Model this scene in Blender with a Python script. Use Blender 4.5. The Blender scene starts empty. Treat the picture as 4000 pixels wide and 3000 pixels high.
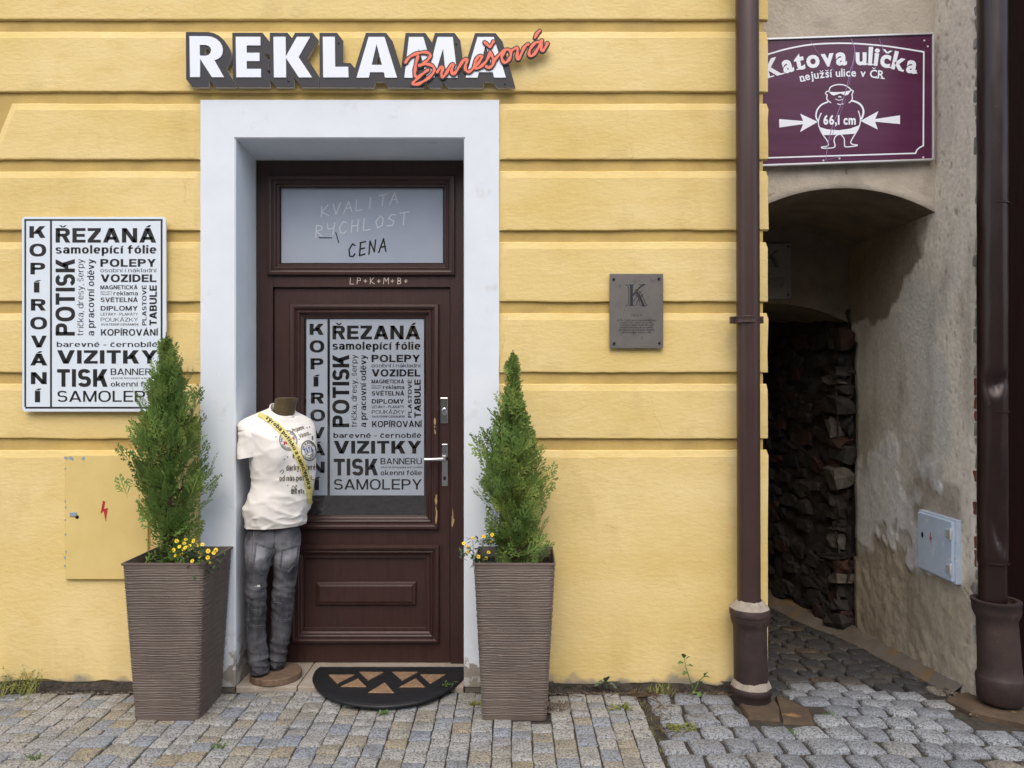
import bpy, bmesh, math, random
from mathutils import Vector, Matrix, noise
from mathutils.geometry import tessellate_polygon
from mathutils.bvhtree import BVHTree

S = bpy.context.scene
C = S.collection
R = math.radians
random.seed(7)

# ------------------------------------------------------------------ camera, sky, sun, exposure
CAM_Y, CAM_Z, F = -3.65, 1.40, 3003.6          # focal length expressed for a 4000 wide picture
cam = bpy.data.cameras.new('camera')
cam.sensor_width = 36.0
cam.lens = F / 4000 * 36
cam.shift_y = 19 / 4000
cam.clip_start, cam.clip_end = 0.05, 400
camo = bpy.data.objects.new('camera', cam)
C.objects.link(camo)
camo.location = (0, CAM_Y, CAM_Z)
camo.rotation_euler = (R(90), 0, 0)
S.camera = camo

SUN_EL, SUN_AZ = R(52), R(-4)                 # azimuth measured from straight behind the camera, towards the left
world = bpy.data.worlds.new('World')
S.world = world
world.use_nodes = True
wt = world.node_tree
wbg = wt.nodes['Background']
sky = wt.nodes.new('ShaderNodeTexSky')
sky.sky_type = 'NISHITA'
sky.sun_disc = False
sky.sun_elevation = SUN_EL
sky.sun_rotation = R(180) - SUN_AZ
sky.air_density, sky.dust_density, sky.ozone_density = 1.2, 4.0, 1.0
hs = wt.nodes.new('ShaderNodeHueSaturation')   # an overcast sky is nearly grey
hs.inputs['Saturation'].default_value = 0.95
wt.links.new(sky.outputs[0], hs.inputs['Color'])
wt.links.new(hs.outputs[0], wbg.inputs['Color'])
wbg.inputs['Strength'].default_value = 0.15

sl = bpy.data.lights.new('sun', 'SUN')
sl.energy = 0.6
sl.angle = R(150)
sl.color = (1.0, 0.985, 0.96)
so = bpy.data.objects.new('sun', sl)
C.objects.link(so)
sd = Vector((math.sin(SUN_AZ) * math.cos(SUN_EL), -math.cos(SUN_AZ) * math.cos(SUN_EL), math.sin(SUN_EL)))
so.rotation_euler = (-sd).to_track_quat('-Z', 'Y').to_euler()
so.location = sd * 20

S.view_settings.view_transform = 'Standard'
S.view_settings.look = 'None'
S.view_settings.exposure = 0.70
S.view_settings.gamma = 1.0
S.render.filter_size = 1.0
S.view_settings.use_curve_mapping = False

# ------------------------------------------------------------------ helpers
def P(px, py, Y=0.0):
    """a point of the real plane at depth Y, measured off the photograph's 4000 x 3000 raster"""
    D = Y - CAM_Y
    return Vector(((px - 2000) * D / F, Y, CAM_Z - (py - 1519) * D / F))

def G(px, py, z):
    """a point of the ground at height z"""
    D = (CAM_Z - z) * F / (py - 1519)
    return Vector(((px - 2000) * D / F, D + CAM_Y, z))

def lin(h):
    h = h.lstrip('#')
    c = [int(h[i:i + 2], 16) / 255 for i in (0, 2, 4)]
    return tuple((v / 12.92 if v <= 0.04045 else ((v + 0.055) / 1.055) ** 2.4) for v in c) + (1.0,)

def smooth_path(pts, n=6, closed=False):
    """Catmull-Rom through points"""
    pts = [Vector(p) for p in pts]
    out = []
    N = len(pts)
    rng = range(N) if closed else range(N - 1)
    for i in rng:
        if closed:
            p0, p1, p2, p3 = pts[i - 1], pts[i], pts[(i + 1) % N], pts[(i + 2) % N]
        else:
            p0, p1, p2, p3 = pts[max(i - 1, 0)], pts[i], pts[i + 1], pts[min(i + 2, N - 1)]
        for k in range(n):
            t = k / n
            out.append(0.5 * ((2 * p1) + (p2 - p0) * t + (2 * p0 - 5 * p1 + 4 * p2 - p3) * t * t + (3 * p1 - p0 - 3 * p2 + p3) * t ** 3))
    if not closed:
        out.append(pts[-1])
    return out

class MB:
    def __init__(s):
        s.v, s.f, s.m = [], [], []
        s.mi = 0
    def add(s, vs, fs):
        o = len(s.v)
        s.v += [tuple(x) for x in vs]
        s.f += [tuple(i + o for i in f) for f in fs]
        s.m += [s.mi] * len(fs)
    def box(s, x0, x1, y0, y1, z0, z1):
        s.add([(x, y, z) for x in (x0, x1) for y in (y0, y1) for z in (z0, z1)],
              [(0, 1, 3, 2), (4, 6, 7, 5), (0, 4, 5, 1), (2, 3, 7, 6), (0, 2, 6, 4), (1, 5, 7, 3)])
    def quad(s, a, b, c, d):
        s.add([a, b, c, d], [(0, 1, 2, 3)])
    def rings(s, rs, closed=True, cap0=False, cap1=False):
        n = len(rs[0])
        vs = [p for r in rs for p in r]
        fs = []
        for i in range(len(rs) - 1):
            for j in range(n if closed else n - 1):
                k = (j + 1) % n
                fs.append((i * n + j, i * n + k, (i + 1) * n + k, (i + 1) * n + j))
        if cap0: fs.append(tuple(reversed(range(n))))
        if cap1: fs.append(tuple((len(rs) - 1) * n + j for j in range(n)))
        s.add(vs, fs)
    def tube(s, pts, r, n=8, caps=True):
        pts = [Vector(p) for p in pts]
        rs = []
        up = Vector((0.13, 0.21, 0.97))
        for i, p in enumerate(pts):
            d = (pts[min(i + 1, len(pts) - 1)] - pts[max(i - 1, 0)]).normalized()
            a = d.cross(up)
            if a.length < 0.05: a = d.cross(Vector((1, 0, 0)))
            a.normalize()
            b = d.cross(a)
            rr = r[i] if isinstance(r, (list, tuple)) else r
            rs.append([p + (a * math.cos(2 * math.pi * j / n) + b * math.sin(2 * math.pi * j / n)) * rr for j in range(n)])
        s.rings(rs, True, caps, caps)
    def lathe(s, prof, axis0, axis1=None, n=32, squash=1.0):
        """prof: (radius, z); the axis runs through axis0 at z0 to axis1 at the last z"""
        z0, z1 = prof[0][1], prof[-1][1]
        axis1 = axis1 or axis0
        rs = []
        for r, z in prof:
            t = (z - z0) / (z1 - z0) if z1 != z0 else 0
            cx = axis0[0] + (axis1[0] - axis0[0]) * t
            cy = axis0[1] + (axis1[1] - axis0[1]) * t
            rs.append([(cx + r * math.cos(2 * math.pi * j / n), cy + squash * r * math.sin(2 * math.pi * j / n), z) for j in range(n)])
        s.rings(rs, True, True, True)
    def prism(s, loops, y0, y1):
        """loops of (x, z): outer then holes; front at y0, back at y1"""
        vv = [[Vector((p[0], p[1], 0)) for p in l] for l in loops]
        tris = tessellate_polygon(vv)
        flat = [p for l in loops for p in l]
        s.add([(p[0], y0, p[1]) for p in flat], [tuple(t) for t in tris])
        if y1 is not None:
            s.add([(p[0], y1, p[1]) for p in flat], [tuple(reversed(t)) for t in tris])
            for l in loops:
                n = len(l)
                s.add([(p[0], y0, p[1]) for p in l] + [(p[0], y1, p[1]) for p in l],
                      [(i, (i + 1) % n, n + (i + 1) % n, n + i) for i in range(n)])
    def ribbon(s, pts, w, y, dy=0.0, cap=6):
        """flat stroke in the plane y with round ends; (x, z) points; dy lifts it along its run"""
        pts = [Vector((p[0], p[1])) for p in pts]
        n = len(pts)
        ws = w if isinstance(w, (list, tuple)) else [w] * n
        L, Rr = [], []
        for i, p in enumerate(pts):
            d = (pts[min(i + 1, n - 1)] - pts[max(i - 1, 0)])
            d = d.normalized() if d.length > 0 else Vector((1, 0))
            nn = Vector((-d.y, d.x)) * ws[i] / 2
            yy = y + dy * i / n
            L.append((p.x + nn.x, yy, p.y + nn.y)); Rr.append((p.x - nn.x, yy, p.y - nn.y))
        s.add(L + Rr, [(i, i + 1, n + i + 1, n + i) for i in range(n - 1)])
        for idx, sg in ((0, -1), (n - 1, 1)):
            p = pts[idx]
            d = (pts[1] - pts[0]) if idx == 0 else (pts[-1] - pts[-2])
            d = d.normalized() * sg
            nn = Vector((-d.y, d.x))
            yy = y + dy * idx / n
            arc = []
            for k in range(cap + 1):
                a = math.pi * k / cap
                q = p + (nn * math.cos(a) + d * math.sin(a)) * ws[idx] / 2
                arc.append((q.x, yy, q.y))
            s.add(arc, [tuple(range(cap + 1))])
    def build(s, name, mat, parent=None, smooth=False, bevel=0, seg=2, angle=40):
        me = bpy.data.meshes.new(name)
        me.from_pydata(s.v, [], s.f)
        mats = mat if isinstance(mat, (list, tuple)) else [mat]
        for m in mats: me.materials.append(m)
        if len(mats) > 1: me.polygons.foreach_set('material_index', s.m)
        bm = bmesh.new(); bm.from_mesh(me)
        bmesh.ops.remove_doubles(bm, verts=bm.verts, dist=1e-6)
        bmesh.ops.recalc_face_normals(bm, faces=bm.faces)
        bm.to_mesh(me); bm.free()
        if smooth:
            me.polygons.foreach_set('use_smooth', [True] * len(me.polygons))
            me.set_sharp_from_angle(angle=R(angle))
        o = bpy.data.objects.new(name, me)
        C.objects.link(o)
        if parent is not None: adopt(o, parent)
        if bevel:
            b = o.modifiers.new('bevel', 'BEVEL')
            b.width = bevel; b.segments = seg; b.limit_method = 'ANGLE'; b.angle_limit = R(35)
        return o

def adopt(o, parent):
    o.parent = parent
    M = Matrix.Identity(4)
    chain = parent
    while chain is not None:
        M = chain.matrix_basis @ M if chain.parent is None else (chain.matrix_parent_inverse @ chain.matrix_basis) @ M
        chain = chain.parent
    o.matrix_parent_inverse = M.inverted()

def thing(name, label, cat, loc=(0, 0, 0), group=None):
    o = bpy.data.objects.new(name, None)
    o.empty_display_size = 0.1
    o.location = loc
    C.objects.link(o)
    o['label'] = label; o['category'] = cat
    if group: o['group'] = group
    return o

def tag(o, label, cat, group=None):
    o['label'] = label; o['category'] = cat
    if group: o['group'] = group
    return o

def linked_copy(o, parent=None):
    c = o.copy(); C.objects.link(c)
    if parent is not None: c.parent = parent
    for ch in list(o.children): linked_copy(ch, c)
    return c

# ------------------------------------------------------------------ materials
def mat(name, c1, c2=None, scale=6.0, detail=6, rough=0.8, bump=0.0, bscale=80, bdetail=6, metal=0.0, spec=0.5,
        rand=0.0, stretch=(1, 1, 1), lo=0.35, hi=0.65, c3=None, s3=20, lo3=0.6, hi3=0.7, bdist=0.004, speck=None, sspeck=300):
    m = bpy.data.materials.new(name); m.use_nodes = True
    t = m.node_tree; N = t.nodes; L = t.links
    b = N['Principled BSDF']
    b.inputs['Roughness'].default_value = rough
    b.inputs['Metallic'].default_value = metal
    b.inputs['Specular IOR Level'].default_value = spec
    tc = N.new('ShaderNodeTexCoord')
    mp = N.new('ShaderNodeMapping'); mp.inputs['Scale'].default_value = stretch
    L.new(tc.outputs['Object'], mp.inputs['Vector'])
    vec = mp.outputs[0]
    oi = None
    if rand:
        oi = N.new('ShaderNodeObjectInfo')
        mul = N.new('ShaderNodeMath'); mul.operation = 'MULTIPLY'; mul.inputs[1].default_value = 37.0
        L.new(oi.outputs['Random'], mul.inputs[0])
        ad = N.new('ShaderNodeVectorMath'); ad.operation = 'ADD'
        L.new(vec, ad.inputs[0]); L.new(mul.outputs[0], ad.inputs[1])
        vec = ad.outputs[0]
    def nz(sc, de):
        n = N.new('ShaderNodeTexNoise'); n.inputs['Scale'].default_value = sc; n.inputs['Detail'].default_value = de
        n.inputs['Roughness'].default_value = 0.6
        L.new(vec, n.inputs['Vector']); return n.outputs['Fac']
    def ramp(fac, a, bb):
        r = N.new('ShaderNodeMapRange'); r.inputs['From Min'].default_value = a; r.inputs['From Max'].default_value = bb
        L.new(fac, r.inputs['Value']); return r.outputs[0]
    def mix(f, a, bb):
        x = N.new('ShaderNodeMix'); x.data_type = 'RGBA'
        if f is not None: L.new(f, x.inputs[0])
        for i, q in ((6, a), (7, bb)):
            if isinstance(q, tuple): x.inputs[i].default_value = q
            else: L.new(q, x.inputs[i])
        return x.outputs[2]
    col = c1
    if c2: col = mix(ramp(nz(scale, detail), lo, hi), c1, c2)
    if c3: col = mix(ramp(nz(s3, 8), lo3, hi3), col, c3)
    if speck:
        col = mix(ramp(nz(sspeck, 2), 0.52, 0.62), col, speck)
    if rand:
        bc = N.new('ShaderNodeHueSaturation')
        mr = N.new('ShaderNodeMapRange'); mr.inputs['To Min'].default_value = 1 - rand; mr.inputs['To Max'].default_value = 1 + rand
        L.new(oi.outputs['Random'], mr.inputs['Value']); L.new(mr.outputs[0], bc.inputs['Value'])
        if isinstance(col, tuple): bc.inputs['Color'].default_value = col
        else: L.new(col, bc.inputs['Color'])
        col = bc.outputs[0]
    if isinstance(col, tuple): b.inputs['Base Color'].default_value = col
    else: L.new(col, b.inputs['Base Color'])
    if bump:
        bp = N.new('ShaderNodeBump'); bp.inputs['Strength'].default_value = bump; bp.inputs['Distance'].default_value = bdist
        L.new(nz(bscale, bdetail), bp.inputs['Height']); L.new(bp.outputs[0], b.inputs['Normal'])
    m['nodes'] = 1
    return m

def add_mask(m, color, node_fn):
    """mix one more colour over a material through a mask made by node_fn(N, L, tc)"""
    t = m.node_tree; N = t.nodes; L = t.links
    b = N['Principled BSDF']
    tc = N.new('ShaderNodeTexCoord')
    f = node_fn(N, L, tc)
    x = N.new('ShaderNodeMix'); x.data_type = 'RGBA'
    L.new(f, x.inputs[0])
    src = b.inputs['Base Color']
    if src.is_linked: L.new(src.links[0].from_socket, x.inputs[6])
    else: x.inputs[6].default_value = src.default_value
    x.inputs[7].default_value = color
    L.new(x.outputs[2], b.inputs['Base Color'])

def height_stain(zc, spread, namp, nscale, soft=0.03, xlim=None):
    """stain that reaches up from the ground to about zc with a ragged edge"""
    def fn(N, L, tc):
        sep = N.new('ShaderNodeSeparateXYZ'); L.new(tc.outputs['Object'], sep.inputs[0])
        n = N.new('ShaderNodeTexNoise'); n.inputs['Scale'].default_value = nscale; n.inputs['Detail'].default_value = 8
        L.new(tc.outputs['Object'], n.inputs['Vector'])
        a = N.new('ShaderNodeMath'); a.operation = 'MULTIPLY_ADD'; a.inputs[1].default_value = namp; a.inputs[2].default_value = zc - namp * 0.5
        L.new(n.outputs['Fac'], a.inputs[0])
        d = N.new('ShaderNodeMath'); d.operation = 'SUBTRACT'
        L.new(a.outputs[0], d.inputs[0]); L.new(sep.outputs['Z'], d.inputs[1])
        r = N.new('ShaderNodeMapRange'); r.inputs['From Min'].default_value = 0; r.inputs['From Max'].default_value = soft
        r.inputs['To Max'].default_value = spread
        L.new(d.outputs[0], r.inputs['Value'])
        return r.outputs[0]
    return fn

def patch_mask(sc, lo, hi, amount, off=0.0, stretch=(1, 1, 1), zlo=None, zhi=None):
    def fn(N, L, tc):
        mp = N.new('ShaderNodeMapping'); mp.inputs['Location'].default_value = (off, off, off); mp.inputs['Scale'].default_value = stretch
        L.new(tc.outputs['Object'], mp.inputs['Vector'])
        n = N.new('ShaderNodeTexNoise'); n.inputs['Scale'].default_value = sc; n.inputs['Detail'].default_value = 9
        n.inputs['Roughness'].default_value = 0.62
        L.new(mp.outputs[0], n.inputs['Vector'])
        r = N.new('ShaderNodeMapRange'); r.inputs['From Min'].default_value = lo; r.inputs['From Max'].default_value = hi
        r.inputs['To Max'].default_value = amount
        L.new(n.outputs['Fac'], r.inputs['Value'])
        out = r.outputs[0]
        if zlo is not None:
            sep = N.new('ShaderNodeSeparateXYZ'); L.new(tc.outputs['Object'], sep.inputs[0])
            q = N.new('ShaderNodeMapRange'); q.inputs['From Min'].default_value = zlo; q.inputs['From Max'].default_value = zhi
            L.new(sep.outputs['Z'], q.inputs['Value'])
            mu = N.new('ShaderNodeMath'); mu.operation = 'MULTIPLY'
            L.new(out, mu.inputs[0]); L.new(q.outputs[0], mu.inputs[1]); out = mu.outputs[0]
        return out
    return fn

M = {}
M['yellow'] = mat('yellow_stucco', lin('dbc27c'), lin('e8d298'), 2.2, 7, 0.85, 0.6, 48, 10, stretch=(0.6, 1, 1.3), c3=lin('d7bb74'), s3=9, lo3=0.55, hi3=0.85, bdist=0.005, spec=0.3)
add_mask(M['yellow'], lin('9c957f'), patch_mask(5.5, 0.735, 0.76, 0.8, 3.3))
add_mask(M['yellow'], lin('b59a62'), patch_mask(3.0, 0.55, 0.85, 0.35, 9.1, (1.6, 1, 0.8)))
add_mask(M['yellow'], lin('8d8a80'), height_stain(0.035, 0.85, 0.14, 11))
def cracks(sc, width, lo, amount):
    def fn(N, L, tc):
        n0 = N.new('ShaderNodeTexNoise'); n0.inputs['Scale'].default_value = 7; n0.inputs['Detail'].default_value = 5
        L.new(tc.outputs['Object'], n0.inputs['Vector'])
        ad = N.new('ShaderNodeVectorMath'); ad.operation = 'MULTIPLY_ADD'; ad.inputs[1].default_value = (.16, .16, .16)
        L.new(n0.outputs['Color'], ad.inputs[0]); L.new(tc.outputs['Object'], ad.inputs[2])
        v = N.new('ShaderNodeTexVoronoi'); v.feature = 'DISTANCE_TO_EDGE'; v.inputs['Scale'].default_value = sc
        L.new(ad.outputs[0], v.inputs['Vector'])
        r = N.new('ShaderNodeMapRange'); r.inputs['From Min'].default_value = width; r.inputs['From Max'].default_value = 0; r.inputs['To Max'].default_value = amount
        L.new(v.outputs['Distance'], r.inputs['Value'])
        n = N.new('ShaderNodeTexNoise'); n.inputs['Scale'].default_value = 2.1; L.new(tc.outputs['Object'], n.inputs['Vector'])
        q = N.new('ShaderNodeMapRange'); q.inputs['From Min'].default_value = lo; q.inputs['From Max'].default_value = lo + .06
        L.new(n.outputs['Fac'], q.inputs['Value'])
        mu = N.new('ShaderNodeMath'); mu.operation = 'MULTIPLY'; L.new(r.outputs[0], mu.inputs[0]); L.new(q.outputs[0], mu.inputs[1])
        return mu.outputs[0]
    return fn
add_mask(M['yellow'], lin('8f7a4c'), cracks(1.3, .0030, .56, .38))
add_mask(M['yellow'], lin('8a7850'), patch_mask(38, 0.735, 0.76, 0.6, 5.0))
M['groove'] = mat('yellow_groove', lin('ccb16a'), lin('b89e60'), 5, 6, 0.9, 0.4, 60, 8)  # darkened below the course yellow: part of the groove shade is in this colour
M['white'] = mat('white_plaster', lin('e2e9f0'), lin('dae2ea'), 3, 6, 0.85, 0.25, 90, 8, bdist=0.002, spec=0.3)
add_mask(M['white'], lin('8e867a'), height_stain(0.05, 0.95, 0.30, 14, 0.02))
add_mask(M['white'], lin('c9c8c4'), height_stain(0.18, 0.6, 0.4, 6, 0.12))
add_mask(M['white'], lin('c2c2c2'), patch_mask(5, 0.60, 0.70, 0.5, 2.2))
add_mask(M['white'], lin('98948e'), patch_mask(26, 0.725, 0.74, 0.7, 6.2))
add_mask(M['white'], lin('8c8478'), patch_mask(11, 0.50, 0.53, 0.9, 4.4, zlo=.26, zhi=.10))
M['wood'] = mat('brown_door_paint', lin('3c2521'), lin('331f1b'), 9, 6, 0.42, 0.12, 60, 6, stretch=(6, 6, 0.6), spec=0.5, c3=lin('47302a'), s3=40, lo3=0.62, hi3=0.75, bdist=0.002)
M['glass'] = mat('dark_glass', (0.010, 0.011, 0.012, 1), None, rough=0.03, spec=0.6)
for k_ in ('glass',): M[k_].node_tree.nodes['Principled BSDF'].inputs['IOR'].default_value = 2.1
M['film'] = mat('frosted_film', lin('a0a9b4'), lin('9aa3ae'), 4, 4, 0.35, spec=0.5)
M['transom_film'] = mat('frosted_transom_film', lin('a5afbe'), lin('9da8b8'), 3, 3, 0.22, spec=0.5)
M['black'] = mat('black_print', (0.012, 0.012, 0.014, 1), rough=0.45)
M['window_black'] = mat('clear_cutout_glass', (0.014, 0.014, 0.016, 1), lin('3a3328'), 7, 5, 0.04, spec=0.5, lo=0.5, hi=0.8)
M['window_black'].node_tree.nodes['Principled BSDF'].inputs['IOR'].default_value = 1.8
M['board'] = mat('white_board', lin('dce7f0'), rough=0.3)
M['sign_dark'] = mat('anthracite_sheet', lin('26272e'), lin('222329'), 8, 4, 0.5)
M['sign_white'] = mat('white_sheet', lin('e6edf8'), rough=0.4)
M['sign_edge'] = mat('grey_sheet_edge', lin('b9b4ae'), rough=0.6)
M['orange'] = mat('salmon_orange_sheet', lin('f07457'), rough=0.45)
M['outline'] = mat('dark_outline', lin('23232b'), rough=0.5)
M['steel'] = mat('polished_steel', lin('c9c9cb'), rough=0.16, metal=1.0)
M['alu'] = mat('aluminium_frame', lin('d5d8dc'), rough=0.35, metal=0.5)
M['plaque'] = mat('grey_bronze_plaque', lin('6d6a66'), lin('77736e'), 12, 6, 0.42, metal=0.35, c3=lin('615f60'), s3=30)
M['plaque_dark'] = mat('plaque_engraving', lin('23252c'), rough=0.5)
M['plaque_bolt'] = mat('plaque_bolt', lin('2b2320'), rough=0.5, metal=0.5)
M['purple'] = mat('purple_sheet', lin('4d1f3d'), lin('57284a'), 3, 5, 0.3, stretch=(0.6, 1, 6), spec=0.4)
M['scratch'] = mat('peeled_scratch', lin('8d739f'), rough=0.4)
M['pipe'] = mat('brown_coated_pipe', lin('4a3a38'), lin('44332f'), 3, 5, 0.34, spec=0.5, metal=0.25)
M['pipe2'] = mat('dark_brown_pipe', lin('2b1c1c'), lin('231616'), 6, 5, 0.3, spec=0.5, metal=0.2, c3=lin('54423f'), s3=30, lo3=0.68, hi3=0.75)
M['iron'] = mat('cast_iron', lin('453631'), lin('332a29'), 9, 8, 0.6, 0.35, 90, 6, c3=lin('5a4a45'), s3=35, lo3=0.62, hi3=0.8, metal=0.2, bdist=0.003)
M['mortar'] = mat('mortar', lin('a39a8d'), lin('8d857a'), 30, 6, 0.95, 0.6, 120, 6)
M['planter'] = mat('taupe_plastic', lin('6a5f58'), lin('625751'), 8, 5, 0.5, spec=0.35)
add_mask(M['planter'], lin('857a70'), patch_mask(3.5, 0.5, 0.75, 0.5, 3.0, (1, 1, .5)))
M['soil'] = mat('potting_soil', lin('2c211b'), lin('1c1512'), 60, 6, 0.95, 1.0, 110, 6, bdist=0.02)
M['leaf'] = mat('thuja_green', lin('718d44'), lin('4d6d36'), 14, 5, 0.62, spec=0.3, c3=lin('9ca854'), s3=7, lo3=0.46, hi3=0.75)
M['bark'] = mat('thuja_bark', lin('5b4334'), lin('44332a'), 30, 5, 0.9, 0.5, 80)
M['petal'] = mat('yellow_petal', lin('f3cf17'), lin('f6dc3a'), 60, 3, 0.6)
M['eye'] = mat('flower_eye', lin('b98a10'), rough=0.7)
M['flower_leaf'] = mat('flower_leaf', lin('3f5a30'), lin('2f4828'), 40, 4, 0.6)
M['weed'] = mat('weed_green', lin('5f7d3a'), lin('4c6a30'), 30, 4, 0.65)
M['weed_dry'] = mat('weed_yellowing', lin('8a8a45'), lin('6d7836'), 30, 4, 0.7)
M['weed_blue'] = mat('weed_bluish', lin('56695a'), lin('465c46'), 30, 4, 0.65)
M['dry'] = mat('dry_stalk', lin('6f5c42'), lin('4e4030'), 30, 4, 0.85)
M['sett'] = None
M['joint'] = mat('joint_grit', lin('4a443b'), lin('2f2b26'), 30, 7, 0.95, 0.8, 160, 6, bdist=0.01, c3=lin('4a4a30'), s3=6)
M['sill'] = mat('sill_stone', lin('a89f92'), lin('948a7c'), 12, 8, 0.8, 0.4, 70, 8, c3=lin('b7aaa0'), s3=24)
M['rubber'] = mat('black_rubber', lin('1b1d21'), lin('141619'), 20, 5, 0.55, 0.9, 22, 3, stretch=(0.35, 3.5, 1), bdist=0.006)
M['clay'] = mat('mat_insert', lin('94785c'), lin('7e644c'), 40, 6, 0.9, 0.6, 160, 5, c3=lin('a88e76'), s3=60)
M['greyplaster'] = mat('grey_plaster', lin('aea698'), lin('beb6a9'), 3.2, 9, 0.95, 0.8, 55, 9, c3=lin('9c968a'), s3=5, lo3=0.5, hi3=0.7, bdist=0.008, spec=0.2)
add_mask(M['greyplaster'], lin('5f574b'), patch_mask(9, 0.64, 0.68, 0.75, 2.0))
M['sideplaster'] = mat('weathered_side_plaster', lin('d6d0c6'), lin('c8c2b8'), 3.0, 9, 0.95, 0.7, 45, 9, bdist=0.008, spec=0.2, c3=lin('d6cdbd'), s3=7, lo3=0.58, hi3=0.66)
add_mask(M['sideplaster'], lin('d6d6d8'), patch_mask(2.6, 0.53, 0.55, 0.7, 1.3, (1, 1, 0.8)))
add_mask(M['sideplaster'], lin('9a9284'), patch_mask(3.6, 0.53, 0.64, 0.6, 7.7, (1, 1, 0.5)))
add_mask(M['sideplaster'], lin('a0937d'), height_stain(0.42, 0.5, 0.55, 5, 0.12))
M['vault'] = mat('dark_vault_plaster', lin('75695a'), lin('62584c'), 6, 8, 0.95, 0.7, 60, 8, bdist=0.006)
M['rubble'] = mat('rubble_stone', lin('3a3533'), lin('262322'), 14, 8, 0.8, 0.8, 60, 8, rand=0.35, bdist=0.01)
M['rubble_red'] = mat('rubble_red_stone', lin('4a2e25'), lin('31241f'), 14, 8, 0.85, 0.8, 60, 8, rand=0.25, bdist=0.01)
M['jamb_mortar'] = mat('old_lime_mortar', lin('57514a'), lin('3d3833'), 9, 9, 0.95, 1.0, 45, 8, bdist=0.012)
M['jamb'] = mat('jamb_stone', lin('6b655d'), lin('4d4843'), 14, 8, 0.85, 0.8, 60, 8, rand=0.3, bdist=0.01)
M['brick'] = mat('red_brick', lin('8a4a33'), lin('6d3b2a'), 20, 7, 0.9, 0.7, 90, 6, rand=0.2)
M['stonegrey'] = mat('pale_rubble', lin('a29c92'), lin('7f7a72'), 18, 7, 0.9, 0.8, 70, 6, rand=0.2)
M['concrete'] = mat('old_concrete', lin('736d66'), lin('5f584f'), 6, 8, 0.9, 0.7, 60, 8, c3=lin('7a6446'), s3=5, lo3=0.55, hi3=0.65)
M['sand'] = mat('brown_sandstone', lin('5c4c3b'), lin('43372b'), 9, 8, 0.85, 0.7, 60, 8, c3=lin('8a6a42'), s3=9, lo3=0.6, hi3=0.7)
M['gate'] = mat('dark_brown_timber', lin('1b0c0b'), lin('140808'), 8, 6, 0.8, 0.3, 40, 5, spec=0.08, stretch=(6, 6, 0.5))
M['bluebox'] = mat('pale_blue_sheet_metal', lin('bccadb'), lin('b0bfd2'), 6, 5, 0.45, c3=lin('cbd5e0'), s3=14)
add_mask(M['bluebox'], lin('6b4a3a'), patch_mask(22, 0.69, 0.71, 0.9, 4.0))
M['yellowbox'] = mat('yellow_painted_sheet', lin('dec682'), lin('d6be78'), 5, 6, 0.6, 0.15, 60, 6)
add_mask(M['yellowbox'], lin('8f8d86'), patch_mask(16, 0.70, 0.715, 0.9, 1.0))
M['red'] = mat('red_paint', lin('b1282b'), rough=0.6)
M['hole'] = mat('black_hole', (0.006, 0.006, 0.006, 1), rough=0.9)
M['grey_paint'] = mat('grey_blue_paint', lin('8fa0ae'), rough=0.6)
M['chip'] = mat('bare_primer', lin('b3976a'), lin('9c8462'), 80, 4, 0.8)
M['chalk'] = mat('chalk', lin('cdbfb4'), rough=0.9)
M['finger'] = mat('finger_drawn_pale', lin('c3ccd6'), rough=0.4)
M['shirt'] = mat('white_cotton', lin('efece6'), lin('e9e6e0'), 6, 5, 0.9, 0.25, 55, 5, bdist=0.003, spec=0.2)
M['sash'] = mat('pale_yellow_satin', lin('e6dd97'), lin('d9cc70'), 9, 3, 0.42)
M['bronze'] = mat('worn_bronze_skin', lin('6f6145'), lin('544935'), 18, 6, 0.38, metal=0.35, c3=lin('85806e'), s3=30, lo3=0.66, hi3=0.72)
M['denim'] = mat('grey_washed_denim', lin('424348'), lin('28292d'), 34, 8, 0.9, 0.5, 240, 3, stretch=(1.6, 1, .5), c3=lin('7d7f85'), s3=3, lo3=0.5, hi3=0.85, bdist=0.002, spec=0.15)
def worn_bands(N, L, tc):
    # dye worn off across the thighs and the knees
    sep = N.new('ShaderNodeSeparateXYZ'); L.new(tc.outputs['Object'], sep.inputs[0])
    n = N.new('ShaderNodeTexNoise'); n.inputs['Scale'].default_value = 13; n.inputs['Detail'].default_value = 6
    L.new(tc.outputs['Object'], n.inputs['Vector'])
    cr = N.new('ShaderNodeValToRGB'); el = cr.color_ramp.elements
    el[0].position = 0; el[0].color = (.05, .05, .05, 1)
    el[1].position = 1; el[1].color = (.1, .1, .1, 1)
    for p, v in ((.16, .22), (.26, .03), (.36, .06), (.46, .38), (.53, .08), (.60, 1.0), (.66, .45), (.72, .02)):
        e = el.new(p); e.color = (v, v, v, 1)
    L.new(sep.outputs['Z'], cr.inputs[0])
    m_ = N.new('ShaderNodeMath'); m_.operation = 'MULTIPLY'
    r = N.new('ShaderNodeMapRange'); r.inputs['From Min'].default_value = .35; r.inputs['From Max'].default_value = .65; r.inputs['To Min'].default_value = .12
    L.new(n.outputs['Fac'], r.inputs['Value'])
    L.new(cr.outputs[0], m_.inputs[0]); L.new(r.outputs[0], m_.inputs[1]); return m_.outputs[0]
add_mask(M['denim'], lin('b6b8be'), worn_bands)
M['denim_seam'] = mat('denim_seam', lin('2e2f34'), lin('7a7c84'), 160, 3, 0.9)
M['disc_wood'] = mat('old_wood', lin('7d6753'), lin('5f4e3f'), 18, 6, 0.75, 0.4, 60, 6, stretch=(1, 6, 1), c3=lin('8c5e35'), s3=7, lo3=0.6, hi3=0.75)
M['blue_print'] = mat('blue_print', lin('3f56a8'), rough=0.8)
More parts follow.
